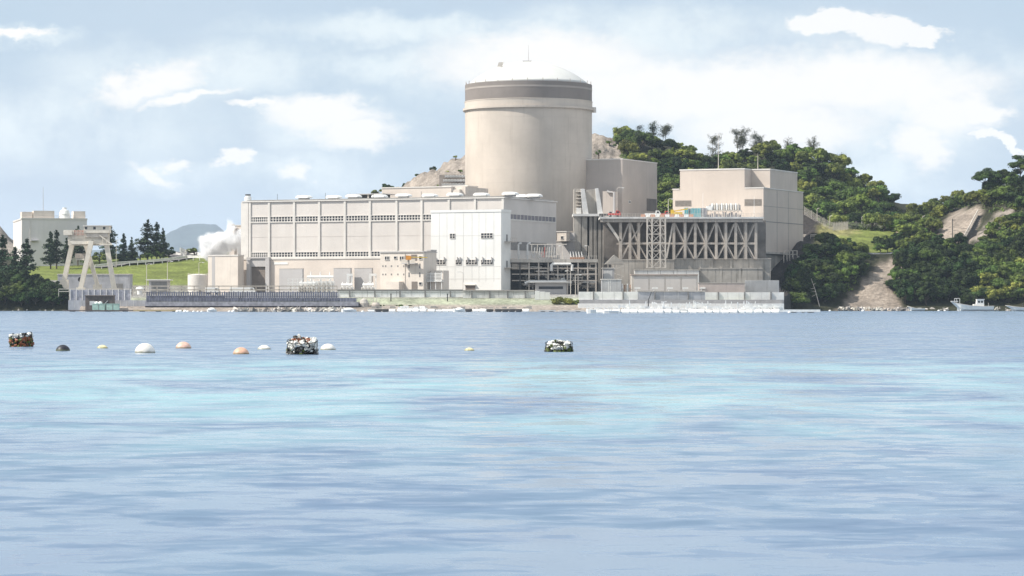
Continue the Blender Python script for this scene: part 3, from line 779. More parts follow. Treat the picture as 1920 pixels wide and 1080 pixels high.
sparse_tree(1340, 250, 320, 1225, 34, 'lone feathery tree in the dip of the wooded ridge', seed=4, dens=40, trunks=2)
sparse_tree(1388, 240, 290, 1226, 46, 'wide feathery tree on the ridge right of the dip', seed=5, dens=40, trunks=3)
sparse_tree(1420, 250, 290, 1228, 36, 'grey green feathery tree beside the wide feathery one on the ridge', seed=6, dens=40, trunks=2)
sparse_tree(1478, 258, 290, 1229, 20, 'small thin tree on the ridge above the auxiliary building roof', seed=7, dens=22)
sparse_tree(1524, 256, 298, 1229, 30, 'thin tree with bare twigs on the ridge right of the auxiliary building', seed=8, dens=24, trunks=2)
sparse_tree(1576, 284, 312, 1229, 20, 'small open tree on the descending right end of the ridge', seed=9, dens=26, mat_l=M_LEAFD)
# bleached dead trunk leaning in front of the knoll
m = MB(); Yd = 932; root = empty('dead_tree', tuple(PT(1537, 568, Yd)), 'bleached dead trunk leaning against the dark trees of the knoll', 'tree')
b0 = PT(1537, 568, Yd); tp = PT(1521, 522, Yd) - b0
m.tube([(0, 0, -1.2), tuple(tp * .5), tuple(tp)], 0.13, 5, 0.05)
for f, dx, dz in ((.35, -1.6, -0.7), (.45, -1.4, .2), (.6, -1.3, -.2), (.75, 0.7, .4)):
    p = tp * f; m.tube([tuple(p), (p.x + dx, p.y - .2, p.z + dz)], 0.05, 4, 0.02)
m.build('trunk', M_DEAD, root)

def conifer_mesh(H, Rr, seed, cz=0.2, tiers=16):
    r = random.Random(seed); cs = []; ns = []
    t = MB(); t.tube([(0, 0, -1), (0.05, 0, H * .5), (0, 0, H)], 0.2, 6, 0.03)
    for i in range(tiers):
        f = cz + (1 - cz) * i / tiers + r.uniform(-.03, .03)
        L0 = Rr * (1 - f) ** 0.7 * r.uniform(.75, 1.1) / (1 - cz) ** 0.7
        for k in range(6):
            if r.random() < .12: continue
            a = r.uniform(0, 6.28); L = L0 * r.uniform(.45, 1.35)
            dz = L * r.uniform(-.15, .25)
            nn = max(16, int(L * 40))
            s = rng.uniform(0.12, 1.0, nn)
            p = np.stack([np.cos(a) * L * s, np.sin(a) * L * s, f * H + dz * s + rng.normal(size=nn) * .2], 1)
            p[:, :2] += rng.normal(size=(nn, 2)) * 0.13 * L
            cs.append(p); ns.append(rng.normal(size=(nn, 3)) * .5 + np.array([0, 0, 1]))
            t.tube([(0, 0, f * H), (math.cos(a) * L * .9, math.sin(a) * L * .9, f * H + dz * .9)], 0.045, 4, 0.015)
    crown = mesh_from('crown', [leaf_quads(np.concatenate(cs), np.concatenate(ns), 0.23)], [M_NEEDLE])
    return crown, t
CON = []
for sd in range(4):
    cmsh, t = conifer_mesh(10.0, [2.2, 1.8, 2.6, 2.0][sd], 40 + sd, [0.18, 0.1, 0.25, 0.15][sd], [15, 18, 13, 16][sd])
    tm = bpy.data.meshes.new('trunk'); tm.from_pydata(t.v, [], t.f); tm.materials.append(M_TRUNK)
    CON.append((cmsh, tm))
def conifer(px, py_top, py_base, Y, label, k=0, wide=1.0):
    x = X(px, Y); zb = Z(py_base, Y); H = Z(py_top, Y) - zb
    root = empty('conifer', (x, Y, zb), label, 'tree', None, k * 1.7 + px)
    s = H / 10.0
    for nm, me in (('crown', CON[k][0]), ('trunk', CON[k][1])):
        o = bpy.data.objects.new(nm, me); C.objects.link(o); o.parent = root; o.scale = (s * wide, s * wide, s)
    return root
conifer(5, 440, 545, 975, 'tall layered conifer at the left picture edge above the dark clump', 0, 1.1)
conifer(28, 462, 540, 985, 'shorter conifer between the edge conifer and the tall layered one', 1, 1.2)
conifer(50, 448, 548, 972, 'tall layered conifer in front of the pale square building', 2, 1.15)
conifer(72, 520, 550, 975, 'low conifer at the foot of the tall layered one', 3, 1.5)
conifer(95, 433, 499, 1120, 'pointed conifer before the pale building, left of a twin', 1, 1.2)
conifer(106, 431, 499, 1125, 'slightly taller twin conifer before the pale building', 0, 1.1)
conifer(125, 446, 500, 1120, 'conifer before the right end of the pale building', 3, 1.2)
conifer(146, 424, 500, 1150, 'conifer showing through the legs of the gantry crane', 2, 1.0)
conifer(208, 424, 496, 1150, 'tall dark conifer right of the gantry crane cabin', 2, 1.1)
conifer(232, 437, 494, 1155, 'slender conifer alone above the grass bank', 1, 1.1)
conifer(247, 445, 494, 1155, 'shorter conifer right of the slender one above the grass bank', 3, 1.1)
conifer(277, 412, 492, 1160, 'tallest loose-branched conifer above the grass bank', 2, 1.2)
conifer(294, 416, 490, 1162, 'second tall loose-branched conifer above the grass bank', 0, 1.0)
conifer(306, 428, 490, 1158, 'open conifer with level branches at the right end of the group', 2, 0.9)
for i, (a, b, c, wd, kd, lb) in enumerate([(262, 470, 492, 40, 'light', 'yellow green round bush under the tall conifers above the grass bank'), (300, 468, 492, 34, 'dark', 'dark bush under the open conifer above the grass bank'),
        (225, 474, 496, 30, 'mid', 'green bush left of the slender conifer above the grass bank'), (186, 472, 498, 40, 'light', 'light green bush seen through the gantry crane legs'), (150, 484, 500, 40, 'mid', 'low green bush behind the gantry crane'),
        (240, 476, 495, 34, 'mid', 'green bush between the two small conifers above the grass bank'), (284, 462, 492, 40, 'mid', 'tall green bush in the middle of the group above the grass bank'), (316, 462, 488, 26, 'dark', 'dark bush at the right end of the group above the grass bank'), (205, 476, 498, 34, 'mid', 'green bush by the right legs of the gantry crane'),
        (84, 493, 503, 24, 'mid', 'low bush at the foot of the pale square building'), (364, 465, 480, 26, 'mid', 'low dark green hedge bush at the top of the road'), (384, 468, 482, 22, 'dark', 'dark bush just left of the steam')]):
    individual_broadleaf(a, b, 1158, wd, lb, kd, py_base=c, nclump=10, squash=0.8, leaf=0.25)

# seaside bush in front of the gatehouse
def bush(px, py_top, py_base, Y, wpx, label, kind='light', n=12, leaf=0.2):
    x = X(px, Y); zb = Z(py_base, Y); H = Z(py_top, Y) - zb; Rr = wpx / F * Y / 2
    p, nn, core = crown_points(Rr * 0.85, H * 1.2, H * .4, n, 120, 0.7, cr=(0.25, .4))
    p[:, 2] = np.maximum(p[:, 2], 0.05)
    s = MB()
    for j, (c, r) in enumerate(core): lump(s, c, r * 0.7, .6, j)
    root = empty('bush', (x, Y, zb), label, 'bush')
    me = mesh_from('foliage', [leaf_quads(p, nn, leaf)], [LEAFMATS[kind], LEAFMATS[kind]], s)
    o = bpy.data.objects.new('foliage', me); C.objects.link(o); o.parent = root
    return root
bush(1053, 556, 575, 853, 56, 'bright green rounded bush on the shore below the gatehouse', 'light', 16)
bush(1082, 562, 574, 852, 24, 'small bush touching the right side of the bright green rounded bush', 'mid', 8)
bush(748, 571, 577, 849, 18, 'low green shrub on the beach below the white sea wall', 'mid', 6)
bush(770, 572, 577, 849, 12, 'smaller low shrub right of the low green shrub on the beach', 'mid', 5)
bush(716, 571, 577, 849, 12, 'low shrub at the end of the navy pier', 'mid', 5)

# ================================================================== PLANT BUILDINGS
# ------------------------------------------------------------------ turbine hall
fr = Fr(945, 900, 5.0)
rt = fr.root('turbine_building', 'long low beige turbine hall with two strips of windows and domed roof vents', 'building')
U0 = fr.x(457); TW = fr.y(1043); TH = fr.z(371.5)
zs = fr.z(487, fr.x(466)); zlow = zs
m = MB(); m.box(U0, 0, 0, TW, zlow, TH); m.build('wall', M_PANEL, rt)
m = MB(); m.box(U0 - 0.3, 0.3, -0.4, TW + 0.3, -2.0, zlow - 0.01); m.build('lower_wall', M_PANEL2, rt)
m = MB(); m.box(U0 - 0.35, 0.35, -0.5, TW + 0.35, TH, TH + 0.38); m.build('cornice', M_TRIM, rt)
m = MB(); m.box(U0 - 0.32, 0.34, -0.6, 0.0, zlow + .01, zlow + 0.55); m.build('ledge', M_TRIM, rt)
pil = [459.5, 469, 505, 552, 599, 647, 694, 744, 791, 842, 891, 943]
pu = [fr.x(p) for p in pil]
for i, u in enumerate(pu):
    wd = 0.36 if i not in (0,) else 1.3
    MB().box(u - wd, u + wd if i < len(pu) - 1 else 0.05, -0.32, 0.003, zlow + 0.55, TH - .003).build('pilaster', M_TRIM, rt)
zb1, zb0 = TH - (fr.z(371.5) - fr.z(386.5)) * 2.15, 0
# window strips (heights taken on the building itself so they stay level)
def strip(u0, u1, z0, z1, cols, rows, v=0.0, root=rt, mp=M_GLASS, name='window'):
    m = MB(); y0 = v - 0.16
    m.box(u0, u1, y0 - .1, v, z1, z1 + 0.18); m.box(u0, u1, y0 - .14, v, z0 - 0.35, z0)
    for i in range(cols + 1):
        x = u0 + (u1 - u0) * i / cols; t = 0.22 if i in (0, cols) else 0.13
        m.box(max(u0, x - t), min(u1, x + t), y0, v, z0, z1)
    for i in range(1, rows):
        z = z0 + (z1 - z0) * i / rows; m.box(u0, u1, y0 + .01, v, z - .08, z + .08)
    f = m.build(name, M_TRIM, root)
    MB().box(u0 + .02, u1 - .02, v - 0.05, v + 0.003, z0, z1).build('pane', mp, f)
    return f
H1 = (fr.z(416, pu[1]), fr.z(407.5, pu[1])); H2 = (fr.z(482, pu[1]), fr.z(474, pu[1]))
for i in range(1, len(pu) - 1):
    a, b = pu[i] + 0.38, pu[i + 1] - 0.38
    strip(a, b, H1[0], H1[1], 8, 2)
    if i < 8: strip(a, b, H2[0], H2[1], 8, 2)
    m = MB(); m.box(a, b, -0.04, 0.002, (H1[0] + H2[1]) / 2 - .05, (H1[0] + H2[1]) / 2 + .05)
    m.build('panel_joint', mat('beige_joint', (0.50, 0.45, 0.41), .7, .05), rt)
# side face: ribbon of glazing, lower louvre
v0, v1 = fr.y(957), fr.y(1040)
mS = MB(); mS.box(0, .15, 1.0, TW - .8, H1[0] - .45, H1[0]); mS.box(0, .15, 1.0, TW - .8, H1[1], H1[1] + .2)
for k in range(15): yv = 1.0 + (TW - 1.8) * k / 14; mS.box(0, .15, yv - .12, yv + .12, H1[0], H1[1])
f = mS.build('window', M_TRIM, rt); MB().box(-.01, .05, 1.0, TW - .8, H1[0], H1[1]).build('pane', mat('side_glazing', (0.16, 0.16, 0.19), 0.3, 0.1, 1.0), f)
mS = MB(); zz = fr.z(468); mS.box(0, .1, 2, TW - 8, zz, zz + 2.6); mS.build('louvre', M_LOUV, rt)
MB().box(U0 + .6, -.6, .6, TW - .6, TH + .55, TH + .7).build('roof', M_ROOF, rt)
# roller door with canopy frame
d0, d1 = fr.x(472.5, -.4), fr.x(500.5, -.4); dz = fr.z(500, fr.x(486))
MB().box(d0, d1, -0.5, -0.38, -1, dz).build('door', M_DOOR, rt)
mS = MB(); mS.box(d0 - 1.4, d0, -1.5, -.41, -1, dz + 2.6); mS.box(d1, d1 + 1.4, -1.5, -.41, -1, dz + 2.6); mS.box(d0 - 1.4, d1 + 1.4, -1.52, -.41, dz + 2.6, dz + 3.0); mS.box(d0, d1, -1.1, -.41, dz, dz + 2.59)
mS.build('door_surround', M_GREYP, rt)
def roof_vent(root, x, y, z, s=1.0):
    m = MB(); m.box(x - 1.5 * s, x + 1.5 * s, y - 1.0, y + 1.0, z, z + .55); f = m.build('roof_vent', M_GREYP, root)
    m = MB(); m.prism([(x - 2.2 * s, z + .55), (x + 2.2 * s, z + .55), (x + 2.1 * s, z + 1.0), (x + 1.3 * s, z + 1.45), (x - 1.5 * s, z + 1.45), (x - 2.2 * s, z + 1.0)], y - 1.6, y + 1.6)
    m.build('hood', M_WHITE2, f); return f
RZ = TH + .55
for p, dy in ((570, 2.0), (626, 6), (663, 2.0), (712, 6), (757, 2.0), (806, 6), (853, 2.0), (903, 6), (957, 3.0)):
    roof_vent(rt, fr.x(p, dy), dy, RZ)
roof_vent(rt, -4, TW * .55, RZ)
roof_vent(rt, fr.x(1002, TW * .5), TW * .5, RZ)
m = MB(); x = fr.x(465, 2); m.lathe([(1.1, RZ), (1.1, RZ + 1.2), (.8, RZ + 1.3), (.8, RZ + 1.7)], 14, x, 2); f = m.build('stub_stack', M_WHITE2, rt)
MB().lathe([(.9, RZ + 1.7), (.9, RZ + 2.1)], 14, x, 2).build('cap', M_DARK, f)
for p in (520, 610, 700, 790): 
    x = fr.x(p, 1); MB().tube([(x, 1, RZ), (x, 1, RZ + 2.0)], .06, 5).build('rooftop_rod', M_DARK, rt)
# lower-wall sign strip and vertical downpipes
MB().box(fr.x(514, -.4), fr.x(540, -.4), -.52, -.4, fr.z(496, fr.x(520)), fr.z(492, fr.x(520))).build('pale_panel', M_WHITE, rt)

# ------------------------------------------------------------------ roofs and blocks behind the turbine hall
fb = Fr(846, 960, 5.0)
rb = fb.root('service_block', 'pinkish beige block rising behind the turbine hall roof, left of the containment', 'building')
MB().box(fb.x(716), 0, 0, 22, 0, fb.z(351)).build('wall', M_PANEL2, rb)
MB().box(fb.x(716) - .2, .2, -.2, 22.2, fb.z(351), fb.z(351) + .35).build('cornice', M_TRIM, rb)
MB().box(.01, 4.2, 2, 20, 0, fb.z(350)).build('wing', M_CREAM, rb)
m = MB(); x0 = fb.x(847.5, 1); x1 = fb.x(863, 1); m.box(x0, x1, .4, 2, fb.z(371), fb.z(355)); m.build('duct_box', M_CREAM, rb)
fb2 = Fr(876, 972, 5.0)
rb2 = fb2.root('service_block', 'beige block with pipes squeezed between the service block and the containment', 'building')
MB().box(fb2.x(838), 0, 0, 8, 0, fb2.z(349.5)).build('wall', M_CREAM, rb2)
MB().box(fb2.x(830), .3, -.3, 8.2, fb2.z(349.5), fb2.z(347.5)).build('roof', M_TRIM, rb2)
m = MB()
for px in (866, 870, 874): m.tube([(fb2.x(px, -.6), -.6, fb2.z(372)), (fb2.x(px, -.6), -.6, fb2.z(351))], .25, 6)
m.build('pipe', M_STEELB, rb2)
fc = Fr(718, 955, 5.0)
rc = fc.root('roof_canopy', 'flat thin canopy on dark posts behind the turbine hall roof', 'canopy')
zc = fc.z(362.5); MB().box(fc.x(654), 0, 0, 9, zc - .25, zc).build('roof', M_GREYP, rc)
for px in (656, 672, 690, 706): MB().box(fc.x(px, .4) - .2, fc.x(px, .4) + .2, .4, .8, 0, zc - .25).build('post', M_STEELP, rc)
MB().box(fc.x(657), -.5, 6, 6.3, 0, zc - .26).build('screen', M_DARK, rc)

# ------------------------------------------------------------------ white building
fw = Fr(939.5, 884, 5.0)
rw = fw.root('white_building', 'tall plain white building with small windows in front of the turbine hall', 'building')
WH = fw.z(397); WU = fw.x(808); WW = fw.y(957.5)
MB().box(WU, 0, 0, WW, -2, WH).build('wall', M_WHITE, rw)
MB().box(WU - .15, .15, -.15, WW + .15, WH, WH + .75).build('parapet', M_WHITE, rw)
M_JOINT = mat('panel_joint_shade', (0.55, 0.53, 0.50), 0.7, 0.05)
m = MB()
for px in (824, 838, 853, 869, 885, 898, 911, 926): x = fw.x(px); m.box(x - .04, x + .04, -.03, .002, 3.9, WH - .1)
for py in (442, 500, 523): z = fw.z(py, fw.x(870)); m.box(WU + .1, -.1, -.035, .002, z - .05, z + .05)
m.build('panel_joint', M_JOINT, rw)
def ww(px0, px1, py0, py1, c=2, r=2):
    dy = 2.0 * (939 - (px0 + px1) / 2) / 131 * 0   # keep rows level
    return win_front(fw, rw, px0, px1, py0 + dy, py1 + dy, 0, c, r)
ww(844, 853, 438.5, 446.5, 2); ww(902.5, 923.5, 437.5, 446, 4)
for a, b, c in ((814.5, 835, 4), (855, 865, 2), (874, 894.5, 4), (902.5, 924, 4)):
    ww(a, b, 487.5, 495.5, c)
    for q in (a + 3.2, b - 1.5):
        x = fw.x(q); z = fw.z(484, x); MB().tube([(x, -.25, z - 1.2), (x, -.25, z + .2), (x, -.6, z + .35)], .18, 6).build('vent_pipe', M_GREYP, rw)
x0, x1 = fw.x(873), fw.x(891); zt = fw.z(535, x0)
MB().box(x0, x1, -.12, .002, -1, zt).build('door', M_DOOR, rw)
MB().box(x0 - .3, x1 + .3, -.7, -.001, zt + .01, zt + .25).build('door_canopy', M_TRIM, rw)
for py in (454, 503):
    v = WW * .6; z = fw.z(py, 0, v)
    MB().box(.001, 2.2, v - 2, v + 2.6, z, z + .18).build('side_balcony', M_STEELB, rw)
    m = MB()
    for q in (0, 1, 2, 3): m.box(2.1, 2.18, v - 2 + q * 1.5, v - 1.92 + q * 1.5, z + .18, z + 1.2)
    m.box(2.1, 2.18, v - 2, v + 2.6, z + 1.2, z + 1.28); m.build('side_railing', M_STEELB, rw)
    MB().box(.001, .08, v - .5, v + .5, z + .2, z + 2.3).build('side_door', M_LOUV, rw)

# ------------------------------------------------------------------ small cream building with the orange crane
fs = Fr(794, 872, 5.0)
rs = fs.root('small_building', 'small cream three-storey building with a balcony before the turbine hall', 'building')
SU = fs.x(713); SH = fs.z(473); SW = 9.0
MB().box(SU, 0, 0, SW, -2, SH).build('wall', M_CREAM, rs)
MB().box(SU - .2, .2, -.3, SW + .2, SH, SH + .3).build('roof', M_GREYP, rs)
for a, b, c, d, k in ((722, 729.5, 481, 487, 2), (739, 744, 481, 485, 1), (750, 757, 481, 487, 2), (786, 791, 480.5, 486, 1), (786, 791, 529.5, 534, 1)):
    win_front(fs, rs, a, b, c, d, 0, k, 1)
m = MB()
for py in (499, 514.5):
    for px in (718, 723, 734, 746, 757): x = fs.x(px); z = fs.z(py, x); m.box(x - .2, x + .2, -.04, .002, z - .25, z + .25)
for py in (498, 514.5):
    for px in (767, 787): x = fs.x(px); z = fs.z(py, x); m.box(x - .22, x + .22, -.05, .002, z - .8, z + .6)
m.build('vent_openings', M_LOUV, rs)
x0, x1 = fs.x(771), fs.x(782); z0 = fs.z(485.5, x0)
MB().box(x0, x1, -.08, .002, z0 - .5, fs.z(477.5, x0)).build('door', M_DOOR, rs)
b0, b1 = fs.x(758), fs.x(783); bz = fs.z(495, b0)
bal = MB().box(b0, b1, -1.8, -.001, bz, bz + .25).build('balcony', M_GREYP, rs)
m = MB()
for k in range(9): x = b0 + (b1 - b0) * k / 8; m.box(x - .03, x + .03, -1.8, -1.74, bz + .25, bz + 1.35)
m.box(b0, b1, -1.82, -1.72, bz + 1.35, bz + 1.43); m.box(b0, b1, -1.79, -1.75, bz + .3, bz + 1.3); m.build('railing', M_STEELP, bal)
MB().box(fs.x(772), fs.x(782.5), -.1, .002, -1, fs.z(528, b0)).build('door', M_DOOR, rs)
MB().box(fs.x(759.5), fs.x(759.9), -.12, -.001, 0, SH - .2).build('downpipe', M_STEELB, rs)
MB().box(fs.x(724, -3), fs.x(748, -3), -3, -.001, -1, fs.z(528, fs.x(736, -3), -3)).build('porch', M_CREAM, rs)
# orange jib crane standing on the balcony
p = PT(766, 484, 868.5); cr = empty('jib_crane', tuple(p), 'small orange jib crane on the balcony of the small cream building', 'crane')
MB().prism([(-.8, -.5), (.7, -.5), (.9, .2), (.6, .7), (-.8, .8)], -.6, .6).build('cab', M_ORANGE, cr)
MB().beam((.7, 0, .3), (5.6, .3, .2), .22).build('boom', M_YELLOW, cr)
MB().tube([(0, 0, -2.0), (0, 0, -.5)], .3, 8).build('pedestal', M_STEELB, cr)

# white louvred cooling unit beside it
fl = Fr(831, 873, 5.0)
rl = fl.root('cooling_unit', 'beige box with white pipe frame between the cream building and the white building', 'machine')
MB().box(fl.x(808), 0, 0, 4, -1, fl.z(507)).build('housing', M_CREAM, rl)
m = MB()
for k in range(6): z = fl.z(513 + k * 2.7, -4); m.beam((fl.x(799.5, -1.2), -1.2, z), (fl.x(829, -1.2), -1.2, z), .16)
for px in (800, 807, 817, 828): x = fl.x(px, -1.2); m.beam((x, -1.2, 0), (x, -1.2, fl.z(511, -4)), .16)
m.box(fl.x(800, -1.2), fl.x(829, -1.2), -1.6, -.2, fl.z(528, -4), fl.z(526.5, -4)); m.build('pipe_frame', M_WHITE2, rl)
fl2 = Fr(800.5, 878, 5.0)
r = fl2.root('stair_tower', 'narrow brown-grey tower behind the right edge of the small cream building', 'building')
MB().box(0, fl2.x(807.5), 0, 4, -1, fl2.z(470)).build('wall', M_STEELB, r)
MB().box(-.1, fl2.x(807.5) + .1, -.15, 4.1, fl2.z(470), fl2.z(470) + .3).build('roof', M_GREYP, r)

# ------------------------------------------------------------------ containment
CY = 1000.0; CX = X(991, CY); RC = 119 / F * CY
def zc_(py): return Z(py, CY - RC)
ct = empty('containment', (CX, CY, 4.0), 'huge round concrete containment tower with dark painted band and shallow white dome', 'building')
def zl(py): return zc_(py) - 4.0
N = 360
MB().lathe([(RC, 0), (RC, zl(200.5))], N).build('drum_wall', M_CONT, ct)
def _unused(): pass
def ring(name, m_, r0, py0, py1, nn=N):
    o = MB().lathe([(r0, zl(py0)), (r0, zl(py1))], nn).build(name, m_, ct); return o
rg = ring('ring_walkway', M_CONT, RC + 0.75, 200.5, 196.5); 
ring('upper_drum', M_CONT, RC + .12, 196.5, 184.5)
ring('ledge', M_CONT, RC + 0.22, 184.5, 183)
ring('dark_band', M_BAND, RC + .0, 183, 162)
ring('light_stripe', mat('light_stripe', (0.36, 0.315, 0.28), .7, .06, .1), RC + 0.06, 162, 158.5)
ring('dark_rim', M_BAND, RC + .02, 158.5, 151)
ztop = zl(151)
hd = Z(116, CY) - 4.0 - ztop; rd = RC - .8; Rs = (rd * rd + hd * hd) / (2 * hd)
prof = []
for k in range(17):
    rr = rd * (1 - k / 16.0) + .01
    prof.append((rr, ztop + math.sqrt(Rs * Rs - rr * rr) - (Rs - hd)))
MB().lathe(prof, 96).build('dome', M_DOME, ct, True)
for k in range(26):
    a = 2 * math.pi * k / 26 + .1
    MB().box((RC - .25) * math.cos(a) - .1, (RC - .25) * math.cos(a) + .1, (RC - .25) * math.sin(a) - .1, (RC - .25) * math.sin(a) + .1, ztop, ztop + 1.1).build('rim_post', M_STEELB, ct)
m = MB()
for k in range(64):
    a = 2 * math.pi * k / 64; r_ = RC + .45
    m.box(r_ * math.cos(a) - .12, r_ * math.cos(a) + .12, r_ * math.sin(a) - .12, r_ * math.sin(a) + .12, zl(200.5) - .35, zl(200.5) - .003)
m.build('bracket', M_CONT, rg)
m = MB()
for k in range(13): m.lathe([(RC + .012, 8 + k * 4.4), (RC + .012, 8.06 + k * 4.4)], N)
m.build('pour_joint', mat('pour_joint', (0.47, 0.41, 0.355), .8, .05), ct)
MB().box(-2.0, 1.0, -.5, .5, hd + ztop - .1, hd + ztop + .4).build('apex_platform', M_GREYP, ct)
MB().tube([(0, 0, hd + ztop), (0, 0, Z(85, CY) - 4)], .12, 6, .04).build('lightning_rod', M_GREYP, ct)
xx = X(938.5, CY - 8) - CX
MB().prism([(xx - 1.1, hd + ztop - 2.3), (xx + .6, hd + ztop - 2.3), (xx + 1.0, hd + ztop - .8), (xx - .6, hd + ztop - .8)], -8.4, -7.8).build('dome_hatch', M_STEELP, ct)
x = RC + .9; MB().box(x - .9, x + .5, -1, 1, zl(203), zl(193)).build('ring_bracket_box', M_TRIM, ct)

for o_ in C.objects:
    if o_.parent == ct: o_.shadow_terminator_geometry_offset = 0.0
# ------------------------------------------------------------------ fuel handling building
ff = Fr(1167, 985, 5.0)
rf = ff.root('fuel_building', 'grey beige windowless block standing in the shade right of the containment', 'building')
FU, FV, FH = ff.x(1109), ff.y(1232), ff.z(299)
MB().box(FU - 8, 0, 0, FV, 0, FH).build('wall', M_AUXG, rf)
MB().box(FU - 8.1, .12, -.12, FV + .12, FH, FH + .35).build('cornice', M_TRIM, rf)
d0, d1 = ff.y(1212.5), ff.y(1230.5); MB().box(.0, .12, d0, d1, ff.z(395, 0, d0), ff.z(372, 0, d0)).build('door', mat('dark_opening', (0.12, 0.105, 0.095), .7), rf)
win_side(ff, rf, 1178.5, 1182, 376.5, 381)
m = MB(); m.box(ff.x(1130, -5), ff.x(1149, -5), -5, -.01, 20, ff.z(358.5, -4, -5)); m.build('side_annex', M_AUXG, rf)
m = MB(); xs = ff.x(1151.5, -5.5); m.tube([(xs, -5.5, ff.z(400, 0, -5.5)), (xs, -5.5, ff.z(361, 0, -5.5)), (xs - 2.5, -5.5, ff.z(359, 0, -5.5))], .45, 8); m.build('exhaust_duct', M_GREYP, rf)

# ------------------------------------------------------------------ auxiliary building at the right
fa = Fr(1431.5, 953, 5.0)
ra = fa.root('auxiliary_building', 'large stepped beige building right of the containment, on the high concrete base', 'building')
AU, AV = fa.x(1261.5), fa.y(1506); AZ = fa.z(353); zb = fa.z(472, 0, 8)
MB().box(AU, 0, 0, AV, zb, AZ).build('wall', M_AUX, ra)
SBk = fa.y(1444); V2 = fa.y(1495); ZU = fa.z(318.5, 0, SBk)
xa, xb = fa.x(1275), fa.x(1396)
MB().box(xa, xb, 0.0, V2, AZ, ZU).build('upper_wall', M_AUX, ra)
MB().box(xb, 0.0, SBk, V2, AZ, ZU).build('upper_wall', M_AUX, ra)
m = MB(); m.box(xa - .15, xb + .12, -.15, V2 + .15, ZU, ZU + .4); m.box(xb + .12, .15, SBk - .15, V2 + .15, ZU, ZU + .4); m.build('cornice', M_TRIM, ra)
m = MB(); m.box(AU - .15, xa - .15, -.15, AV, AZ, AZ + .35); m.box(xb + .1, .15, -.15, SBk - .01, AZ, AZ + .35); m.box(.001, .15, SBk, AV, AZ, AZ + .3); m.build('ledge', M_TRIM, ra)
def grille(px0, px1, py0, py1, nm='louvre'):
    x0, x1 = fa.x(px0), fa.x(px1); z1, z0 = fa.z(py0, x0), fa.z(py1, x0)
    m = MB(); m.box(x0, x1, -.03, .003, z0, z1)
    for k in range(8): z = z0 + (z1 - z0) * (k + .5) / 8; m.box(x0, x1, -.12, -.03, z - .06, z + .03)
    return m.build(nm, mat('louvre_beige', (0.30, 0.26, 0.225), .6, .1, 1), ra)
grille(1266, 1296, 376, 387); grille(1396, 1428, 373.5, 386)
m = MB()
for px in (1457, 1478): v = fa.y(px); m.box(-.001, .04, v - .1, v + .1, zb, AZ - .2)
z = fa.z(386); m.box(-.001, .05, .1, AV - .1, z - .06, z + .06); z = fa.z(415); m.box(-.001, .07, .1, AV - .1, z - .12, z + .12)
m.build('panel_joint', M_LOUV, ra)
MB().box(-.002, .002 + .01, SBk, SBk, 0, .1)
MB().box(AU + .5, .25, -.28, AV + .1, zb - .7, zb - .002).build('base_ledge', M_CONC, ra)
for px, top in ((1347, 250), (1421, 288)):
    Yr = 965.0; o = empty('lightning_mast', tuple(PT(px, 319, Yr)), 'thin pale lightning mast on the auxiliary building roof, ' + ('the taller one at the left' if px < 1400 else 'the shorter one above the roof notch'), 'mast')
    hh = Z(top, Yr) - Z(319, Yr); MB().tube([(0, 0, -.3), (0, 0, hh)], .12, 6, .05).build('pole', M_STEELP, o)
    MB().lathe([(.4, -.3), (.4, .0), (.15, .4)], 8).build('foot', M_STEELP, o)
# concrete base under it
MB_ = Fr(1431.5, 955, 3.0)
r = MB_.root('base_wall', 'stained grey concrete base block under the right side of the auxiliary building', 'retaining wall')
MB().box(MB_.x(1300), -.2, 1.2, 26, 0, zb + 2 - .71).build('block', M_STAIN, r)
# ------------------------------------------------------------------ buttressed stair block right of the containment
YB = 948.0
r = empty('buttress_block', tuple(PT(1103, 405, YB)), 'ribbed concrete block with sloping sides at the left end of the raised deck', 'structure')
s_ = YB / F
def bp(px, py): return ((px - 1103) * s_, (405 - py) * s_)
MB().prism([bp(1093, 403.5), bp(1090, 357), bp(1121, 352.5), bp(1131, 403.5)], 3, 14).build('core', M_CONC, r)
MB().prism([bp(1093, 403.6), bp(1089, 354), bp(1096, 353.6), bp(1104, 403.6)], 0, 2.99).build('sloping_rib', M_CONCL, r)
MB().prism([bp(1121, 403.6), bp(1116, 353.2), bp(1122, 352.6), bp(1131, 403.6)], 0, 2.99).build('sloping_rib', M_CONCL, r)
MB().prism([bp(1076, 403.5), bp(1077, 352.5), bp(1089.5, 353), bp(1090, 403.5)], 4, 14).build('stair_wall', M_CONC, r)
m = MB()
for k in range(7):
    x0, z0 = bp(1080, 399 - k * 6.6); m.box(x0, x0 + 1.7, 2.6, 3.99, z0, z0 + .22)
m.build('stair_landing', M_STEELP, r)
x0, z0 = bp(1081, 402); MB().box(x0, x0 + 1.6, 1.8, 3.98, z0, z0 + 2.2).build('box', M_CONCL, r)
r = empty('ribbed_concrete_block', tuple(PT(1108, 487, YB)), 'tall ribbed concrete base with dark slots under the sloping buttress', 'structure')
def bq(px, py): return ((px - 1108) * s_, (487 - py) * s_)
x0, z0 = bq(1074, 405.5); x1, _ = bq(1135, 405)
MB().box(x0, x1, -.8, 13, z0, z0 + 1.1 - .3).build('cap_slab', M_CONCL, r)
xa_, xb_ = bq(1080, 0)[0], bq(1134, 0)[0]
MB().box(xa_, xb_, 6, 13, -14, z0 - .01).build('rear_wall', mat('brown_streaked_concrete', (0.13, 0.10, 0.085), .9, .3, .3, .6), r)
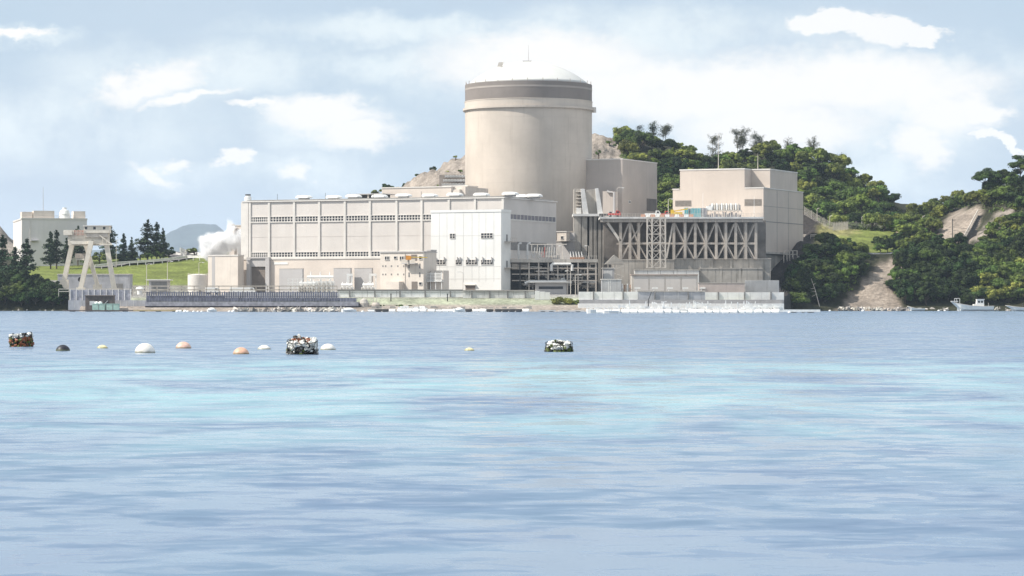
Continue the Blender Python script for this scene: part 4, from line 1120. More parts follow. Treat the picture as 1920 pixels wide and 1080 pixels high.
for px, w_ in ((1083, 2.6), (1093, 1.4), (1099, .7), (1108, 1.0), (1117, 1.4), (1124, 1.6), (1131, 1.2)):
    x = bq(px, 0)[0]; MB().box(x - w_ / 2, x + w_ / 2, 0.2, 5.99, -14, z0 - .012).build('rib', M_STAIN if px > 1100 else M_CONC, r)
# annexes between turbine hall and containment
fx = Fr(1062, 946, 5.0)
r = fx.root('annex', 'small bright beige penthouse right of the turbine hall end wall', 'building')
MB().box(fx.x(1044.5), 0, 0, 6, fx.z(452), fx.z(435)).build('wall', M_CREAM, r)
MB().box(fx.x(1044.5) - .2, .2, -.2, 6.2, fx.z(435), fx.z(435) + .3).build('roof', M_TRIM, r)
win_front(fx, r, 1052, 1056, 443, 448, 0, 1, 1)
fx = Fr(1077, 948, 5.0)
r = fx.root('annex', 'grey annex wall between the turbine hall and the ribbed concrete base', 'building')
MB().box(fx.x(1020), 0, 0.1, 9, 0, fx.z(452.5)).build('wall', M_GREYP, r)
MB().box(fx.x(1020), .2, -.1, 9.1, fx.z(452.5), fx.z(452.5) + .3).build('roof', M_TRIM, r)
MB().box(-1.6, .05, -.02, 8.9, fx.z(452) + .35, fx.z(436)).build('upper_wall', M_GREYP, r)

# ------------------------------------------------------------------ raised deck on lattice columns
YD = 930.0; sd_ = YD / F
def dx(px): return (px - 1280) * sd_
ZD = Z(407, YD)
dk = empty('raised_deck', (X(1280, YD), YD, 5.0), 'long concrete deck raised on braced columns in front of the auxiliary building', 'platform')
def dz(py): return Z(py, YD) - 5.0
MB().box(dx(1125), dx(1432), 0, 60, dz(410), dz(406.5)).build('deck_slab', M_CONCL, dk)
MB().box(dx(1126), dx(1431), .35, 1.4, dz(416.5), dz(410) - .01).build('edge_beam', mat('edge_beam', (0.40, 0.355, 0.31), .8, .1, .3, .3), dk)
m = MB()
for k in range(30): x = dx(1130 + k * 10.1); m.box(x - .1, x + .1, .2, .349, dz(416.3), dz(410.1))
m.build('edge_stiffener', M_STEELB, dk)
cols = [1164, 1181.5, 1198, 1264, 1285, 1304, 1324, 1343.5, 1361.5, 1380, 1399, 1418]
for px in cols:
    MB().box(dx(px) - .42, dx(px) + .42, 1.0, 1.9, dz(486), dz(416.5) - .01).build('column', M_STEELB, dk)
for px in cols[::2] + [1225, 1245]:
    MB().box(dx(px) - .35, dx(px) + .35, 8.0, 8.8, dz(486), dz(416.5) - .01).build('rear_column', M_STEELB, dk)
MB().box(dx(1160), dx(1421), 1.25, 1.7, dz(458), dz(454.5)).build('cross_beam', M_STEELB, dk)
MB().box(dx(1158), dx(1424), 8.1, 8.6, dz(458), dz(454.5)).build('cross_beam', M_STEELB, dk)
for i in range(len(cols) - 1):
    if cols[i + 1] - cols[i] > 30: continue
    a, b = dx(cols[i]) + .4, dx(cols[i + 1]) - .4
    up = i % 2 == 0
    for (z0, z1, fl_) in ((dz(454), dz(419), up), (dz(485), dz(459), not up if i > 2 else up)):
        p, q = ((a, 1.45, z0), (b, 1.45, z1)) if fl_ else ((b, 1.45, z0), (a, 1.45, z1))
        MB().beam(p, q, .5, .4).build('brace', M_STEELB, dk)
        MB().beam((p[0], 8.4, p[2]), (q[0], 8.4, q[2]), .4, .4).build('brace', M_STEELB, dk)
MB().beam((dx(1139), 1.4, dz(417)), (dx(1163), 1.4, dz(452)), .8, .8).build('brace', M_STEELP, dk)
MB().beam((dx(1206), 1.4, dz(417)), (dx(1181), 1.4, dz(454)), .5, .4).build('brace', M_STEELB, dk)
MB().beam((dx(1250), 1.4, dz(484)), (dx(1262), 1.4, dz(419)), .5, .4).build('brace', M_STEELP, dk)
MB().beam((dx(1198), 1.4, dz(458)), (dx(1212), 1.4, dz(484)), .5, .4).build('brace', M_STEELB, dk)
# deck railing
m = MB(); zt = dz(406.5)
for k in range(62): x = dx(1127 + k * 4.95); m.box(x - .04, x + .04, .1, .18, zt, zt + 1.1)
for h_ in (.55, 1.1): m.box(dx(1127), dx(1431), .11, .17, zt + h_ - .03, zt + h_ + .03)
m.build('railing', M_STEELP, dk)
# wall behind the columns and stained retaining walls in front
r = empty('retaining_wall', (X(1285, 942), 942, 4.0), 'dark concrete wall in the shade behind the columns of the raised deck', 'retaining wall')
MB().box(X(1132, 942) - X(1285, 942), X(1436, 942) - X(1285, 942), 0, 3, 0, Z(412, 942) - 4.2).build('wall', mat('shaded_wall', (0.24, 0.21, 0.185), .9, .25, .12, .6), r)  # dark tone stands in for the shade under the deck
def rwall(px0, px1, py0, py1, Y, dep, label, m_=M_STAIN, cap=True):
    x0, x1 = X(px0, Y), X(px1, Y); xm = (x0 + x1) / 2; z1, z0 = Z(py0, Y), min(4.0, Z(py1, Y))
    r = empty('retaining_wall', (xm, Y, z0), label, 'retaining wall')
    MB().box(x0 - xm, x1 - xm, 0, dep, 0, z1 - z0).build('wall', m_, r)
    if cap: MB().box(x0 - xm - .1, x1 - xm + .1, -.15, dep + .1, z1 - z0, z1 - z0 + .3).build('coping', M_CONC, r)
    m = MB(); n = max(2, int((x1 - x0) / 4.0))
    for k in range(1, n): x = x0 - xm + (x1 - x0) * k / n; m.box(x - .05, x + .05, -.03, .002, 0, z1 - z0 - .01)
    m.build('joint', M_LOUV, r)
    return r
rwall(1150, 1264, 488, 545, 931, 9, 'pale stained concrete wall under the left columns of the raised deck', M_CONC)
rwall(1264, 1445, 486, 545, 932, 20, 'upper tier of the dark streaked concrete wall under the right columns of the raised deck')
rwall(1312, 1430, 504, 545, 926, 5.9, 'lower tier of the dark streaked concrete wall under the raised deck')
rwall(1190, 1311, 507, 545, 924, 5, 'low concrete wall with rusty rail at the foot of the scaffold tower', M_CONCL)
# scaffold tower
st = empty('scaffold_tower', (X(1231, 924), 924, Z(502, 924)), 'pale square scaffold tower standing before the raised deck', 'scaffold')
ss_ = 924 / F; H_ = (502 - 407) * ss_
px4 = [-17 * ss_, -8.0 * ss_, 7.5 * ss_, 17 * ss_]
for x in px4:
    for y in (0, 4): MB().box(x - .16, x + .16, y - .16, y + .16, 0, H_).build('upright', M_STEELP, st)
lv = 6
for k in range(lv + 1):
    z = H_ * k / lv
    m = MB()
    for y in (0, 4): m.beam((px4[0], y, z), (px4[3], y, z), .2)
    for x in px4: m.beam((x, 0, z), (x, 4, z), .16)
    m.build('ledger', M_STEELP, st)
    if k < lv:
        m = MB(); z2 = H_ * (k + 1) / lv
        m.beam((px4[1], -.1, z), (px4[2], -.1, z2), .17); m.beam((px4[1], 4.1, z2), (px4[2], 4.1, z), .17)
        m.beam((px4[0], -.1, z2), (px4[1], -.1, z), .14); m.beam((px4[2], -.1, z2), (px4[3], -.1, z), .14)
        m.build('brace', M_STEELP, st)
# things on the deck
YE = 934.0; DZ0 = Z(406.5, YD)
def on_deck(px, Y=YE): return (X(px, Y), Y, DZ0 + .003)
o = empty('cooler_bank', on_deck(1362, 938), 'row of silver cooling units on a blue-grey steel frame on the raised deck', 'machine')
q = 938 / F
MB().box((1325 - 1362) * q, (1334.5 - 1362) * q, -.5, 3, 2.4, 3.6).build('header_box', M_WHITE2, o)
for k in range(12):
    x = (1336 + k * 4.4 - 1362) * q; MB().lathe([(.28, 2.4), (.34, 2.6), (.34, 4.2), (.2, 4.5)], 8, x, .4).build('cooling_fin', M_STEELP if k % 2 else M_WHITE2, o)
MB().box((1330 - 1362) * q, (1389 - 1362) * q, .9, 2.6, 2.3, 4.1).build('casing', M_GREYP, o)
MB().box((1325 - 1362) * q, (1391 - 1362) * q, -.5, 3, 2.1, 2.38).build('frame', M_STEELP, o)
for k in range(10):
    x = (1326 + k * 7.2 - 1362) * q; MB().box(x - .12, x + .12, -.4, -.16, 0, 2.1).build('frame_post', M_STEELP, o)
m = MB()
rr_ = random.Random(4)
for k in range(16): x = (1327 + k * 4 - 1362) * q; m.box(x, x + rr_.uniform(.3, .6), .2, 1.4, 0.05, rr_.uniform(.9, 1.9))
m.build('motor', M_NAVYL, o)
def crate_like(px0, px1, py0, Y, label, m_, dep=2.4, name='container', cat='container', ribs=6):
    x0, x1 = X(px0, Y), X(px1, Y); h_ = Z(py0, Y) - DZ0
    o = empty(name, ((x0 + x1) / 2, Y, DZ0 + .003), label, cat); w_ = (x1 - x0) / 2
    MB().box(-w_, w_, 0, dep, 0, h_).build('body', m_, o)
    m = MB()
    for k in range(ribs + 1): x = -w_ + 2 * w_ * k / ribs; m.box(x - .05, x + .05, -.08, -.001, 0.05, h_ - .05)
    m.build('frame', M_STEELP, o); return o
crate_like(1296, 1314, 390.5, 936, 'turquoise container in a steel frame on the raised deck, right of the grey one', M_TEAL)
crate_like(1283.5, 1290.5, 389.5, 940, 'small turquoise tank on the raised deck beside the yellow crane', M_TEAL, 2, 'tank', 'tank', 2)
crate_like(1290.6, 1296, 391, 941, 'narrow grey container left of the turquoise container on the raised deck', M_NAVYL, 2, 'container', 'container', 2)
crate_like(1314.4, 1325, 390, 937, 'blue-grey pipe cabinet between the turquoise container and the cooling units', M_NAVYL, 2, 'cabinet', 'cabinet', 4)
# yellow crawler crane
o = empty('mobile_crane', on_deck(1270), 'yellow mobile crane with its boom lowered on the raised deck', 'crane')
MB().box(-2.0, 1.6, 0, 2, .9, 1.6).build('body', M_YELLOW, o)
MB().box(-2.0, -1.1, .1, 1.9, 1.6, 2.4).build('cab', M_YELLOW, o)
MB().beam((-1.2, 1, 1.9), (3.4, 1, 2.7), .35).build('boom', M_YELLOW, o)
for x in (-1.5, .1, 1.6): MB().tube([(x, -.1, .5), (x, .3, .5)], .48, 10).build('wheel', M_RUB, o)
MB().box(-2.0, 2.2, .2, 1.8, .55, .89).build('chassis', M_DARK, o)
# red and white vehicles
def vehicle(px, Y, z, label, name, body, cabm, L=4.6, rz=0):
    o = empty(name, (X(px, Y), Y, z), label, 'truck' if 'truck' in name else 'van', None, rz)
    MB().box(-L / 2, L / 2 - 1.5, 0, 1.9, .65, 2.2 if 'van' in name else 1.3).build('body', body, o)
    MB().prism([(L / 2 - 1.49, .6), (L / 2, .6), (L / 2, 1.3), (L / 2 - .5, 2.1), (L / 2 - 1.49, 2.15)], .02, 1.88).build('cab', cabm, o)
    MB().box(L / 2 - 1.3, L / 2 - .55, -.01, .019, 1.3, 1.85).build('window', M_GLASS, o)
    for x in (-L / 2 + .9, L / 2 - 1.0):
        for y in (.1, 1.6): MB().tube([(x, y - .05, .38), (x, y + .2, .38)], .38, 10).build('wheel', M_RUB, o)
    return o
vehicle(1224, 935, DZ0, 'white truck parked on the raised deck near the scaffold tower', 'truck', M_WHITE2, M_WHITE2, 5)
vehicle(1240, 945, DZ0 + .2, 'red truck behind the white truck on the raised deck', 'truck', M_RED, M_RED, 5.4)
vehicle(1152, 934, DZ0, 'small red truck at the left end of the raised deck', 'truck', M_RED, M_RED, 4)
vehicle(1137, 940, DZ0, 'dark grey truck left of the small red one on the raised deck', 'truck', M_DARK, M_GREYP, 4.5)
o = empty('barrier', on_deck(1250, 932), 'long low orange and white barrier along the edge of the raised deck', 'barrier')
for k in range(11): MB().box((1202 + k * 9 - 1250) * q, (1210 + k * 9 - 1250) * q, 0, .3, 0.0, .85).build('barrier_panel', M_FOAM if k % 2 else mat('faded_orange', (0.62, 0.33, 0.22), .7), o)
def lamp_post(px, py0, py1, Y, label, arm=1.6, cat='street lamp', group=None, two=False):
    z0 = Z(py1, Y); h_ = Z(py0, Y) - z0
    o = empty('street_lamp', (X(px, Y), Y, z0), label, cat, group)
    MB().tube([(0, 0, -1.0), (0, 0, h_)], .11, 6, .07).build('pole', M_STEELP, o)
    MB().tube([(0, 0, h_), (arm * .5, 0, h_ + .25), (arm, 0, h_ + .2)], .06, 5).build('arm', M_STEELP, o)
    MB().box(arm - .1, arm + .6, -.15, .15, h_ + .05, h_ + .25).build('lamp_head', M_WHITE2, o)
    if two: MB().box(-.9, -.2, -.15, .15, h_ + .05, h_ + .25).build('lamp_head', M_WHITE2, o)
    return o
lamp_post(1157, 353, 405, 936, 'tall street lamp on the raised deck before the fuel building')
lamp_post(1253, 374, 405, 945, 'street lamp on the raised deck in the gap between the two big buildings', 1.0)
for px, t_ in ((1318, 362), (1414, 368)):
    o = empty('mast', on_deck(px, 933), 'thin pale mast on the raised deck ' + ('left of' if px < 1350 else 'right of') + ' the cooling units', 'mast')
    MB().tube([(0, 0, 0), (0, 0, Z(t_, 933) - DZ0)], .08, 5, .04).build('pole', M_WHITE2, o); MB().lathe([(.25, 0), (.2, .3)], 8).build('foot', M_STEELB, o)

# ------------------------------------------------------------------ pipe rack in front of the containment
YR = 890.0; sr = YR / F
def rx(px): return (px - 1040) * sr
def rz(py): return Z(py, YR) - 5.0
pr = empty('pipe_rack', (X(1040, YR), YR, 5.0), 'dark open steel rack crammed with pipes below the round containment', 'structure')
MB().box(rx(957), rx(1121), 0, 14, rz(492), rz(486)).build('deck', M_CONC, pr)
MB().box(rx(957), rx(1121), 9, 9.4, 0, rz(492) - .01).build('rear_screen', M_DARK, pr)
for px in (957.5, 975, 992, 1010, 1028, 1046, 1064, 1084, 1102, 1117.5):
    for y in (.3, 5):
        MB().box(rx(px) - .2, rx(px) + .2, y, y + .4, -1, rz(492) - .01).build('column', M_STEELB if px > 980 else M_DARK, pr)
for py in (503, 514, 526):
    MB().box(rx(960), rx(1120), .35, .65, rz(py) - .15, rz(py) + .15).build('beam', M_STEELB, pr)
rr_ = random.Random(9); mats_ = [M_STEELB, M_GREYP, M_STEELP, M_CONC, M_WHITE2, M_DARK]
for k in range(92):
    a = rr_.uniform(978, 1108); L = rr_.uniform(6, 34); py = rr_.uniform(494, 538); y = rr_.uniform(.9, 7.5); b = min(1118, a + L)
    m = MB(); pts = [(rx(a), y, rz(py))]
    if rr_.random() < .5: pts = [(rx(a), y, rz(min(541, py + rr_.uniform(4, 14)))), (rx(a), y, rz(py))]
    pts.append((rx(b), y, rz(py)))
    if rr_.random() < .4: pts.append((rx(b), y, rz(min(541, py + rr_.uniform(3, 12)))))
    m.tube(pts, rr_.uniform(.08, .28), 6); m.build('pipe', rr_.choice(mats_), pr)
for k in range(12):
    a = rr_.uniform(985, 1105); py = rr_.uniform(500, 538); y = rr_.uniform(1, 6)
    MB().box(rx(a), rx(a + rr_.uniform(3, 8)), y, y + 1, rz(py), rz(py) + rr_.uniform(.4, 1.4)).build('valve_box', rr_.choice(mats_), pr)
m = MB(); m.tube([(rx(1034), -.6, rz(508)), (rx(1034), -.6, rz(496.5)), (rx(1036), -.6, rz(495)), (rx(1070), -.6, rz(495)), (rx(1072.5), -.6, rz(497)), (rx(1072.5), -.6, rz(508))], .42, 10); m.build('large_white_pipe', M_CONCL, pr)
MB().tube([(rx(960), 2.5, rz(499)), (rx(990), 2.5, rz(499))], 1.1, 14).build('tank', M_STEELB, pr)
MB().tube([(rx(984), -.4, rz(531)), (rx(992), -.4, rz(528)), (rx(1062), -.4, rz(528))], .4, 8).build('long_low_pipe', M_CONCL, pr)
# railing and equipment on top
m = MB()
for k in range(40): x = rx(958 + k * 4.1); m.box(x - .03, x + .03, .05, .11, rz(486), rz(486) + 1.0)
m.box(rx(958), rx(1120), .05, .11, rz(486) + .95, rz(486) + 1.03); m.build('railing', M_STEELP, pr)
for px in (972, 989):
    o = empty('vent_pipe', (X(px, 892), 892, Z(487, 892)), 'pale goose-neck vent pipe on the pipe rack, ' + ('the left one' if px < 980 else 'the right one'), 'pipe')
    h_ = Z(459, 892) - Z(487, 892)
    MB().tube([(0, 0, 0), (0, 0, h_), (.3, 0, h_ + .4), (1.0, 0, h_ + .5)], .28, 8).build('pipe', M_CONCL, o); MB().tube([(-.01, 0, h_ * .3), (0, 0, h_ * .55)], .42, 8).build('collar', M_CONCL, o)
o = empty('switchgear', (X(1020, 896), 896, Z(487, 896)), 'steel gantry with curved conductors and insulators on top of the pipe rack', 'machine')
h_ = Z(458, 896) - Z(487, 896); s6 = 896 / F
m = MB()
for px in (997, 1007.5, 1022, 1035, 1048): m.beam(((px - 1020) * s6, 0, 0), ((px - 1020) * s6, 0, h_), .22)
m.beam(((993 - 1020) * s6, 0, h_), ((1063 - 1020) * s6, 0, h_), .25); m.beam(((997 - 1020) * s6, 0, h_ * .5), ((1048 - 1020) * s6, 0, h_ * .5), .18)
m.build('gantry_frame', M_STEELP, o)
for k in range(10):
    x = (1000 + k * 4.6 - 1020) * s6; m = MB(); m.tube([(x - .5, -.4, h_ * .45), (x - .3, -.4, h_ * .2), (x + .3, -.4, h_ * .16), (x + .5, -.4, h_ * .8)], .1, 5); m.build('conductor', M_STEELP if k % 2 else M_RED if k == 4 else M_CONCL, o)
MB().box((1030 - 1020) * s6, (1050 - 1020) * s6, .5, 2, 0, 1.4).build('housing', M_GREYP, o)
o = empty('insulator_bank', (X(1082, 893), 893, Z(487, 893)), 'row of white insulators on an orange-brown base at the right end of the pipe rack', 'machine')
MB().box(-2.2, 2.2, 0, 1.2, 0, .8).build('base', mat('rust', (0.38, 0.20, 0.12), .8), o)
for k in range(5): MB().tube([(-1.8 + k * .85, .5, .8), (-2.1 + k * .85, .5, 2.5)], .17, 6, .08).build('insulator', M_WHITE2, o)
for px in (1055, 1104): lamp_post(px, 462, 487, 891, 'street lamp on the pipe rack ' + ('above the long white pipe' if px == 1055 else 'near its right end'), -1.2)
# ------------------------------------------------------------------ yard things along the front
def box_building(px0, px1, py0, Y, z0, dep, label, m_, name='building_block', cat='building', roofm=None, parts=None, over=.2):
    x0, x1 = X(px0, Y), X(px1, Y); xm = (x0 + x1) / 2; h_ = Z(py0, Y) - z0
    o = empty(name, (xm, Y, z0), label, cat)
    MB().box(x0 - xm, x1 - xm, 0, dep, -1, h_ - .25).build('wall', m_, o)
    MB().box(x0 - xm - over, x1 - xm + over, -over, dep + over, h_ - .25, h_).build('roof', roofm or M_TRIM, o)
    return o, (x1 - x0) / 2, h_
gh, w_, h_ = box_building(1004, 1062, 528, 872, 5, 7, 'grey gatehouse with a wide flat roof in front of the pipe rack', M_GREYP, 'gatehouse', 'building', M_CONCL, over=1.6)
MB().box(-w_ + 1, w_ - 1, -.05, .002, 1.6, 2.4).build('window', M_GLASS, gh)
o = empty('cabinet', (X(1017, 858), 858, Z(562, 858)), 'tall white cabinets standing side by side left of the green bush', 'cabinet')
for k in range(3): MB().box(-2.2 + k * 1.5, -.8 + k * 1.5, 0, 1, 0, 2.6 - k * .2).build('door', M_WHITE, o)
pb = empty('pump_building', (X(1246, 876), 876, 5.0), 'low beige pump building with four wide panels below the raised deck', 'building')
s8 = 876 / F; hh = Z(516, 876) - 5
MB().box(-62 * s8, 62 * s8, 0, 7, -1, hh).build('wall', M_STEELP, pb)
for k in range(4): MB().box((-58 + k * 30) * s8, (-32 + k * 30) * s8 + .3, -.15, -.002, .3, hh - .5).build('panel', M_PANEL, pb)
MB().box(-63 * s8, 63 * s8, -.4, 7.2, hh, hh + .3).build('roof', mat('pinkish_roof', (0.45, 0.36, 0.31), .8), pb)
for i, px in enumerate((1193, 1226, 1254, 1283, 1315)):
    o = empty('floodlight', (X(px, 868), 868, 5.0), ['first', 'second', 'third', 'fourth', 'fifth'][i] + ' from the left in the row of small white floodlights before the beige pump building', 'floodlight', 'small white floodlights before the pump building')
    MB().tube([(0, 0, -1), (0, 0, 1.7)], .14, 6).build('pole', M_WHITE2, o); MB().box(-.5, 1.2, -.2, .2, 1.7, 2.1).build('lamp_head', M_WHITE2, o)
# corrugated shed
o, w_, h_ = box_building(1128, 1165, 523, 868, 5, 5, 'pale corrugated metal shed left of the beige pump building', M_CONCB, 'shed', 'shed')
for k in range(12): MB().box(-w_ + k * (2 * w_ / 12) + .1, -w_ + (k + .55) * (2 * w_ / 12), -.1, -.002, -1, h_ - .3).build('corrugated_rib', M_CONCL, o) if k in (4, 5) else None
m = MB()
for k in range(24): x = -w_ + 2 * w_ * k / 24; m.box(x, x + .12, -.07, -.002, -1, h_ - .26)
m.build('corrugation', M_CONCL, o)
o = empty('pipe_stand', (X(1174, 870), 870, 5.0), 'rusty orange vertical pipes between the corrugated shed and the pump building', 'pipes')
for k in range(4): MB().tube([(-1.2 + k * .8, 0, -1), (-1.2 + k * .8, 0, 3.2 - .3 * (k % 2))], .18, 6).build('pipe', mat('rust', (0.38, 0.2, 0.12)) if k % 2 else M_FOAM, o)
MB().box(-1.5, 1.6, -.1, .2, 1.4, 1.6).build('rail', M_STEELB, o)
o, w_, h_ = box_building(1130, 1152, 502, 905, 5, 5, 'small grey box building beside the right end of the pipe rack', M_GREYP, 'switch_house', 'building')
MB().box(-w_ + .4, w_ - .6, -.06, -.001, 2.5, h_ - .8).build('panel', M_CONCL, o)
# clutter of steel in front of the base walls
o = empty('access_stair', (X(1158, 915), 915, 5.0), 'rusty access stair and pipes against the concrete wall left of the scaffold tower', 'stair')
rr_ = random.Random(5)
for px in (1140, 1147, 1156, 1164, 1171, 1180): MB().box((px - 1158) * .1664 - .13, (px - 1158) * .1664 + .13, 0, .3, 0, (Z(rr_.uniform(478, 500), 915) - 5)).build('post', M_STEELB, o)
for k in range(6): z = 2 + k * 1.6; MB().box(-3.2, 3.8, .05, .25, z, z + .14).build('ledger', M_STEELB, o)
for k in range(5): MB().beam((-3 + (k % 2) * 5, .1, 1 + k * 1.6), (2 - (k % 2) * 5, .1, 2.6 + k * 1.6), .18).build('flight', M_STEELP, o)
MB().prism([(-4.0, 9.6), (2.0, 9.6), (2.0, 10.2), (-1.0, 12.6)], 2, 8).build('sloping_slab', M_CONC, o)
# right: corrugated wall and pink slab
o = empty('fence', (X(1428, 872), 872, 4.0), 'tall ribbed pale metal fence at the right end of the yard', 'fence')
x0, x1 = (1397 - 1428) * 872 / F, (1461 - 1428) * 872 / F; h_ = Z(526, 872) - 4
MB().box(x0, x1, 0, .25, 0, h_).build('panel', M_CONCB, o)
m = MB()
for k in range(34): x = x0 + (x1 - x0) * k / 34; m.box(x, x + .13, -.12, -.002, 0, h_ + .1)
m.build('rib', M_CONCL, o)
o = empty('low_wall', (X(1352, 868), 868, 4.0), 'plain pinkish low wall between the pump building and the ribbed fence', 'wall')
MB().box((1310 - 1352) * .158, (1396 - 1352) * .158, 0, 3, 0, Z(531, 868) - 4).build('wall', mat('pinkish_wall', (0.50, 0.42, 0.38), .8, .08, .3, .3), o)
MB().box((1309 - 1352) * .158, (1397 - 1352) * .158, -.1, 3.1, Z(531, 868) - 4, Z(531, 868) - 3.8).build('coping', M_CONC, o)

# ------------------------------------------------------------------ transformers and blast walls before the turbine hall
for i, (a, b, t_) in enumerate(((521, 567, 504), (624, 657, 503), (663, 697, 503))):
    o = empty('blast_wall', (X(b, 888), 888, 5.0), ['widest grey blast wall, left of the white transformer yard', 'grey blast wall right of the large white transformer', 'grey blast wall nearest to the small cream building'][i], 'wall', None, -YAW)
    L = (b - a) * 888 / F / math.cos(YAW) * .98; h_ = Z(t_, 888) - 5
    MB().box(-L, 0, 0, .9, -1, h_).build('wall', M_GREYP, o); MB().box(-L - .05, .05, -.05, .95, h_, h_ + .12).build('coping', M_CONC, o)
def transformer(px, Y, label, w_=5.0, h_=4.2, big=False):
    o = empty('transformer', (X(px, Y), Y, 5.0), label, 'transformer')
    MB().box(-w_ / 2, w_ / 2, 0, 2.4, .4, h_ * .62).build('tank', M_WHITE2, o)
    for k in range(7 if big else 4): MB().box(-w_ / 2 + .2 + k * (w_ / (7 if big else 4)), -w_ / 2 + .5 + k * (w_ / (7 if big else 4)), -1.0, -.002, .6, h_ * .6).build('radiator', M_STEELP, o)
    MB().tube([(-w_ / 2 + .3, .8, h_ * .8), (w_ / 2 - .3, .8, h_ * .8)], .42, 10).build('conservator', M_WHITE2, o)
    for k in range(3): MB().lathe([(.22, h_ * .62), (.12, h_ * .85), (.2, h_ * .87), (.1, h_ * 1.05)], 8, -w_ / 3 + k * w_ / 3, 1.6).build('bushing', M_WHITE2, o)
    MB().box(-w_ / 2 - .3, w_ / 2 + .3, -1.2, 2.8, -1, .4).build('plinth', M_CONC, o)
    return o
transformer(600, 880, 'large white main transformer with radiators between the wide blast wall and the next one', 8.5, 6.6, True)
transformer(576, 874, 'lower white transformer in front left of the large one', 5.5, 4.2, True)
transformer(650, 876, 'white transformer half hidden behind the sea wall, before the second blast wall', 4, 3.6)
transformer(690, 876, 'white transformer before the blast wall next to the cream building', 4, 3.6)
def pipe_portal(px0, px1, py0, Y, label, r_=.45):
    x0, x1 = X(px0, Y), X(px1, Y); h_ = Z(py0, Y) - 5
    o = empty('duct_portal', ((x0 + x1) / 2, Y, 5.0), label, 'duct'); w_ = (x1 - x0) / 2
    MB().box(-w_, -w_ + r_ * 1.6, 0, 1.1, -1, h_).build('duct_leg', M_WHITE2, o)
    MB().box(-w_ + r_ * 1.6 + .001, w_, 0, 1.1, h_ - r_ * 1.6, h_).build('duct', M_WHITE2, o)
    MB().box(w_ - r_, w_, .1, 1.0, -1, h_ - r_ * 1.6 - .001).build('duct_leg', M_WHITE2, o)
pipe_portal(650, 661, 513, 882, 'white square duct portal before the second blast wall')
pipe_portal(692, 706, 513, 882, 'white square duct portal beside the small cream building')
# dense white busbar frame
o = empty('substation_frame', (X(585, 866), 866, 5.0), 'pale open steel frame with crossed braces in front of the transformers', 'structure')
s7 = 866 / F
for px in range(540, 626, 9): MB().box((px - 585) * s7 - .07, (px - 585) * s7 + .07, 0, .14, -1, Z(523, 866) - 5).build('post', M_WHITE2, o)
for py in (523, 529.5, 536): MB().box((539 - 585) * s7, (622 - 585) * s7, .02, .12, Z(py, 866) - 5.06, Z(py, 866) - 4.94).build('rail', M_WHITE2, o)
m = MB()
for k, px in enumerate(range(540, 618, 9)):
    a, b = (px - 585) * s7, (px + 9 - 585) * s7; z0, z1 = Z(541, 866) - 5, Z(530, 866) - 5
    m.beam((a, .07, z0), (b, .07, z1), .09); m.beam((b, .07, z0), (a, .07, z1), .09)
m.build('crossed_brace', M_WHITE2, o)

# ------------------------------------------------------------------ left: service building, steam source building, tank
fz = Fr(446, 930, 5.0)
r = fz.root('service_building', 'plain beige box building left of the turbine hall, steam rising behind it', 'building')
MB().box(fz.x(390), 0, 0, fz.y(457), -1, fz.z(480)).build('wall', M_CREAM, r)
MB().box(fz.x(390) - .15, .15, -.15, fz.y(457), fz.z(480), fz.z(480) + .4).build('parapet', M_TRIM, r)
MB().box(fz.x(397.5), fz.x(403), -.04, .002, 1.2, fz.z(481)).build('recess_strip', M_GREYP, r)
for px in (440, 450): MB().box(fz.x(px, 3), fz.x(px + 6, 3), 3, 4.5, fz.z(480) + .4, fz.z(478)).build('roof_box', M_WHITE2, r)
fz2 = Fr(462, 1000, 5.0)
r = fz2.root('boiler_building', 'pale building with a bent pipe, half hidden by the steam cloud', 'building')
MB().box(fz2.x(429), 6, 0, 8, 0, fz2.z(423)).build('wall', M_PANEL2, r)
MB().box(fz2.x(428), 6.1, -.2, 8.2, fz2.z(423), fz2.z(421.5)).build('roof', M_TRIM, r)
m = MB(); x = fz2.x(433, -1); x2 = fz2.x(440, -1); m.tube([(x, -1, fz2.z(470)), (x, -1, fz2.z(425)), (x + .5, -1, fz2.z(421)), (x2 - .4, -1, fz2.z(421)), (x2, -1, fz2.z(425)), (x2, -1, fz2.z(475))], .35, 8); m.build('bent_pipe', M_STEELB, r)
o = empty('storage_tank', (X(371, 1000), 1000, 5.0), 'white cylindrical storage tank at the foot of the grass bank', 'tank')
rt_ = 19 / F * 1000
MB().lathe([(rt_, -1), (rt_, Z(515.5, 1000) - 5), (rt_ * .5, Z(514, 1000) - 5), (.1, Z(513.4, 1000) - 5)], 40).build('shell', M_TRIM, o)
m = MB()
for k in range(20): a = 6.283 * k / 20; m.box((rt_ - .1) * math.cos(a) - .04, (rt_ - .1) * math.cos(a) + .04, (rt_ - .1) * math.sin(a) - .04, (rt_ - .1) * math.sin(a) + .04, Z(515.5, 1000) - 5, Z(512, 1000) - 5)
m.build('railing', M_STEELP, o)
MB().box(rt_ * .2, rt_ * .2 + .8, -rt_ - .1, -rt_ + .2, 0, 2.2).build('ladder', M_LOUV, o)
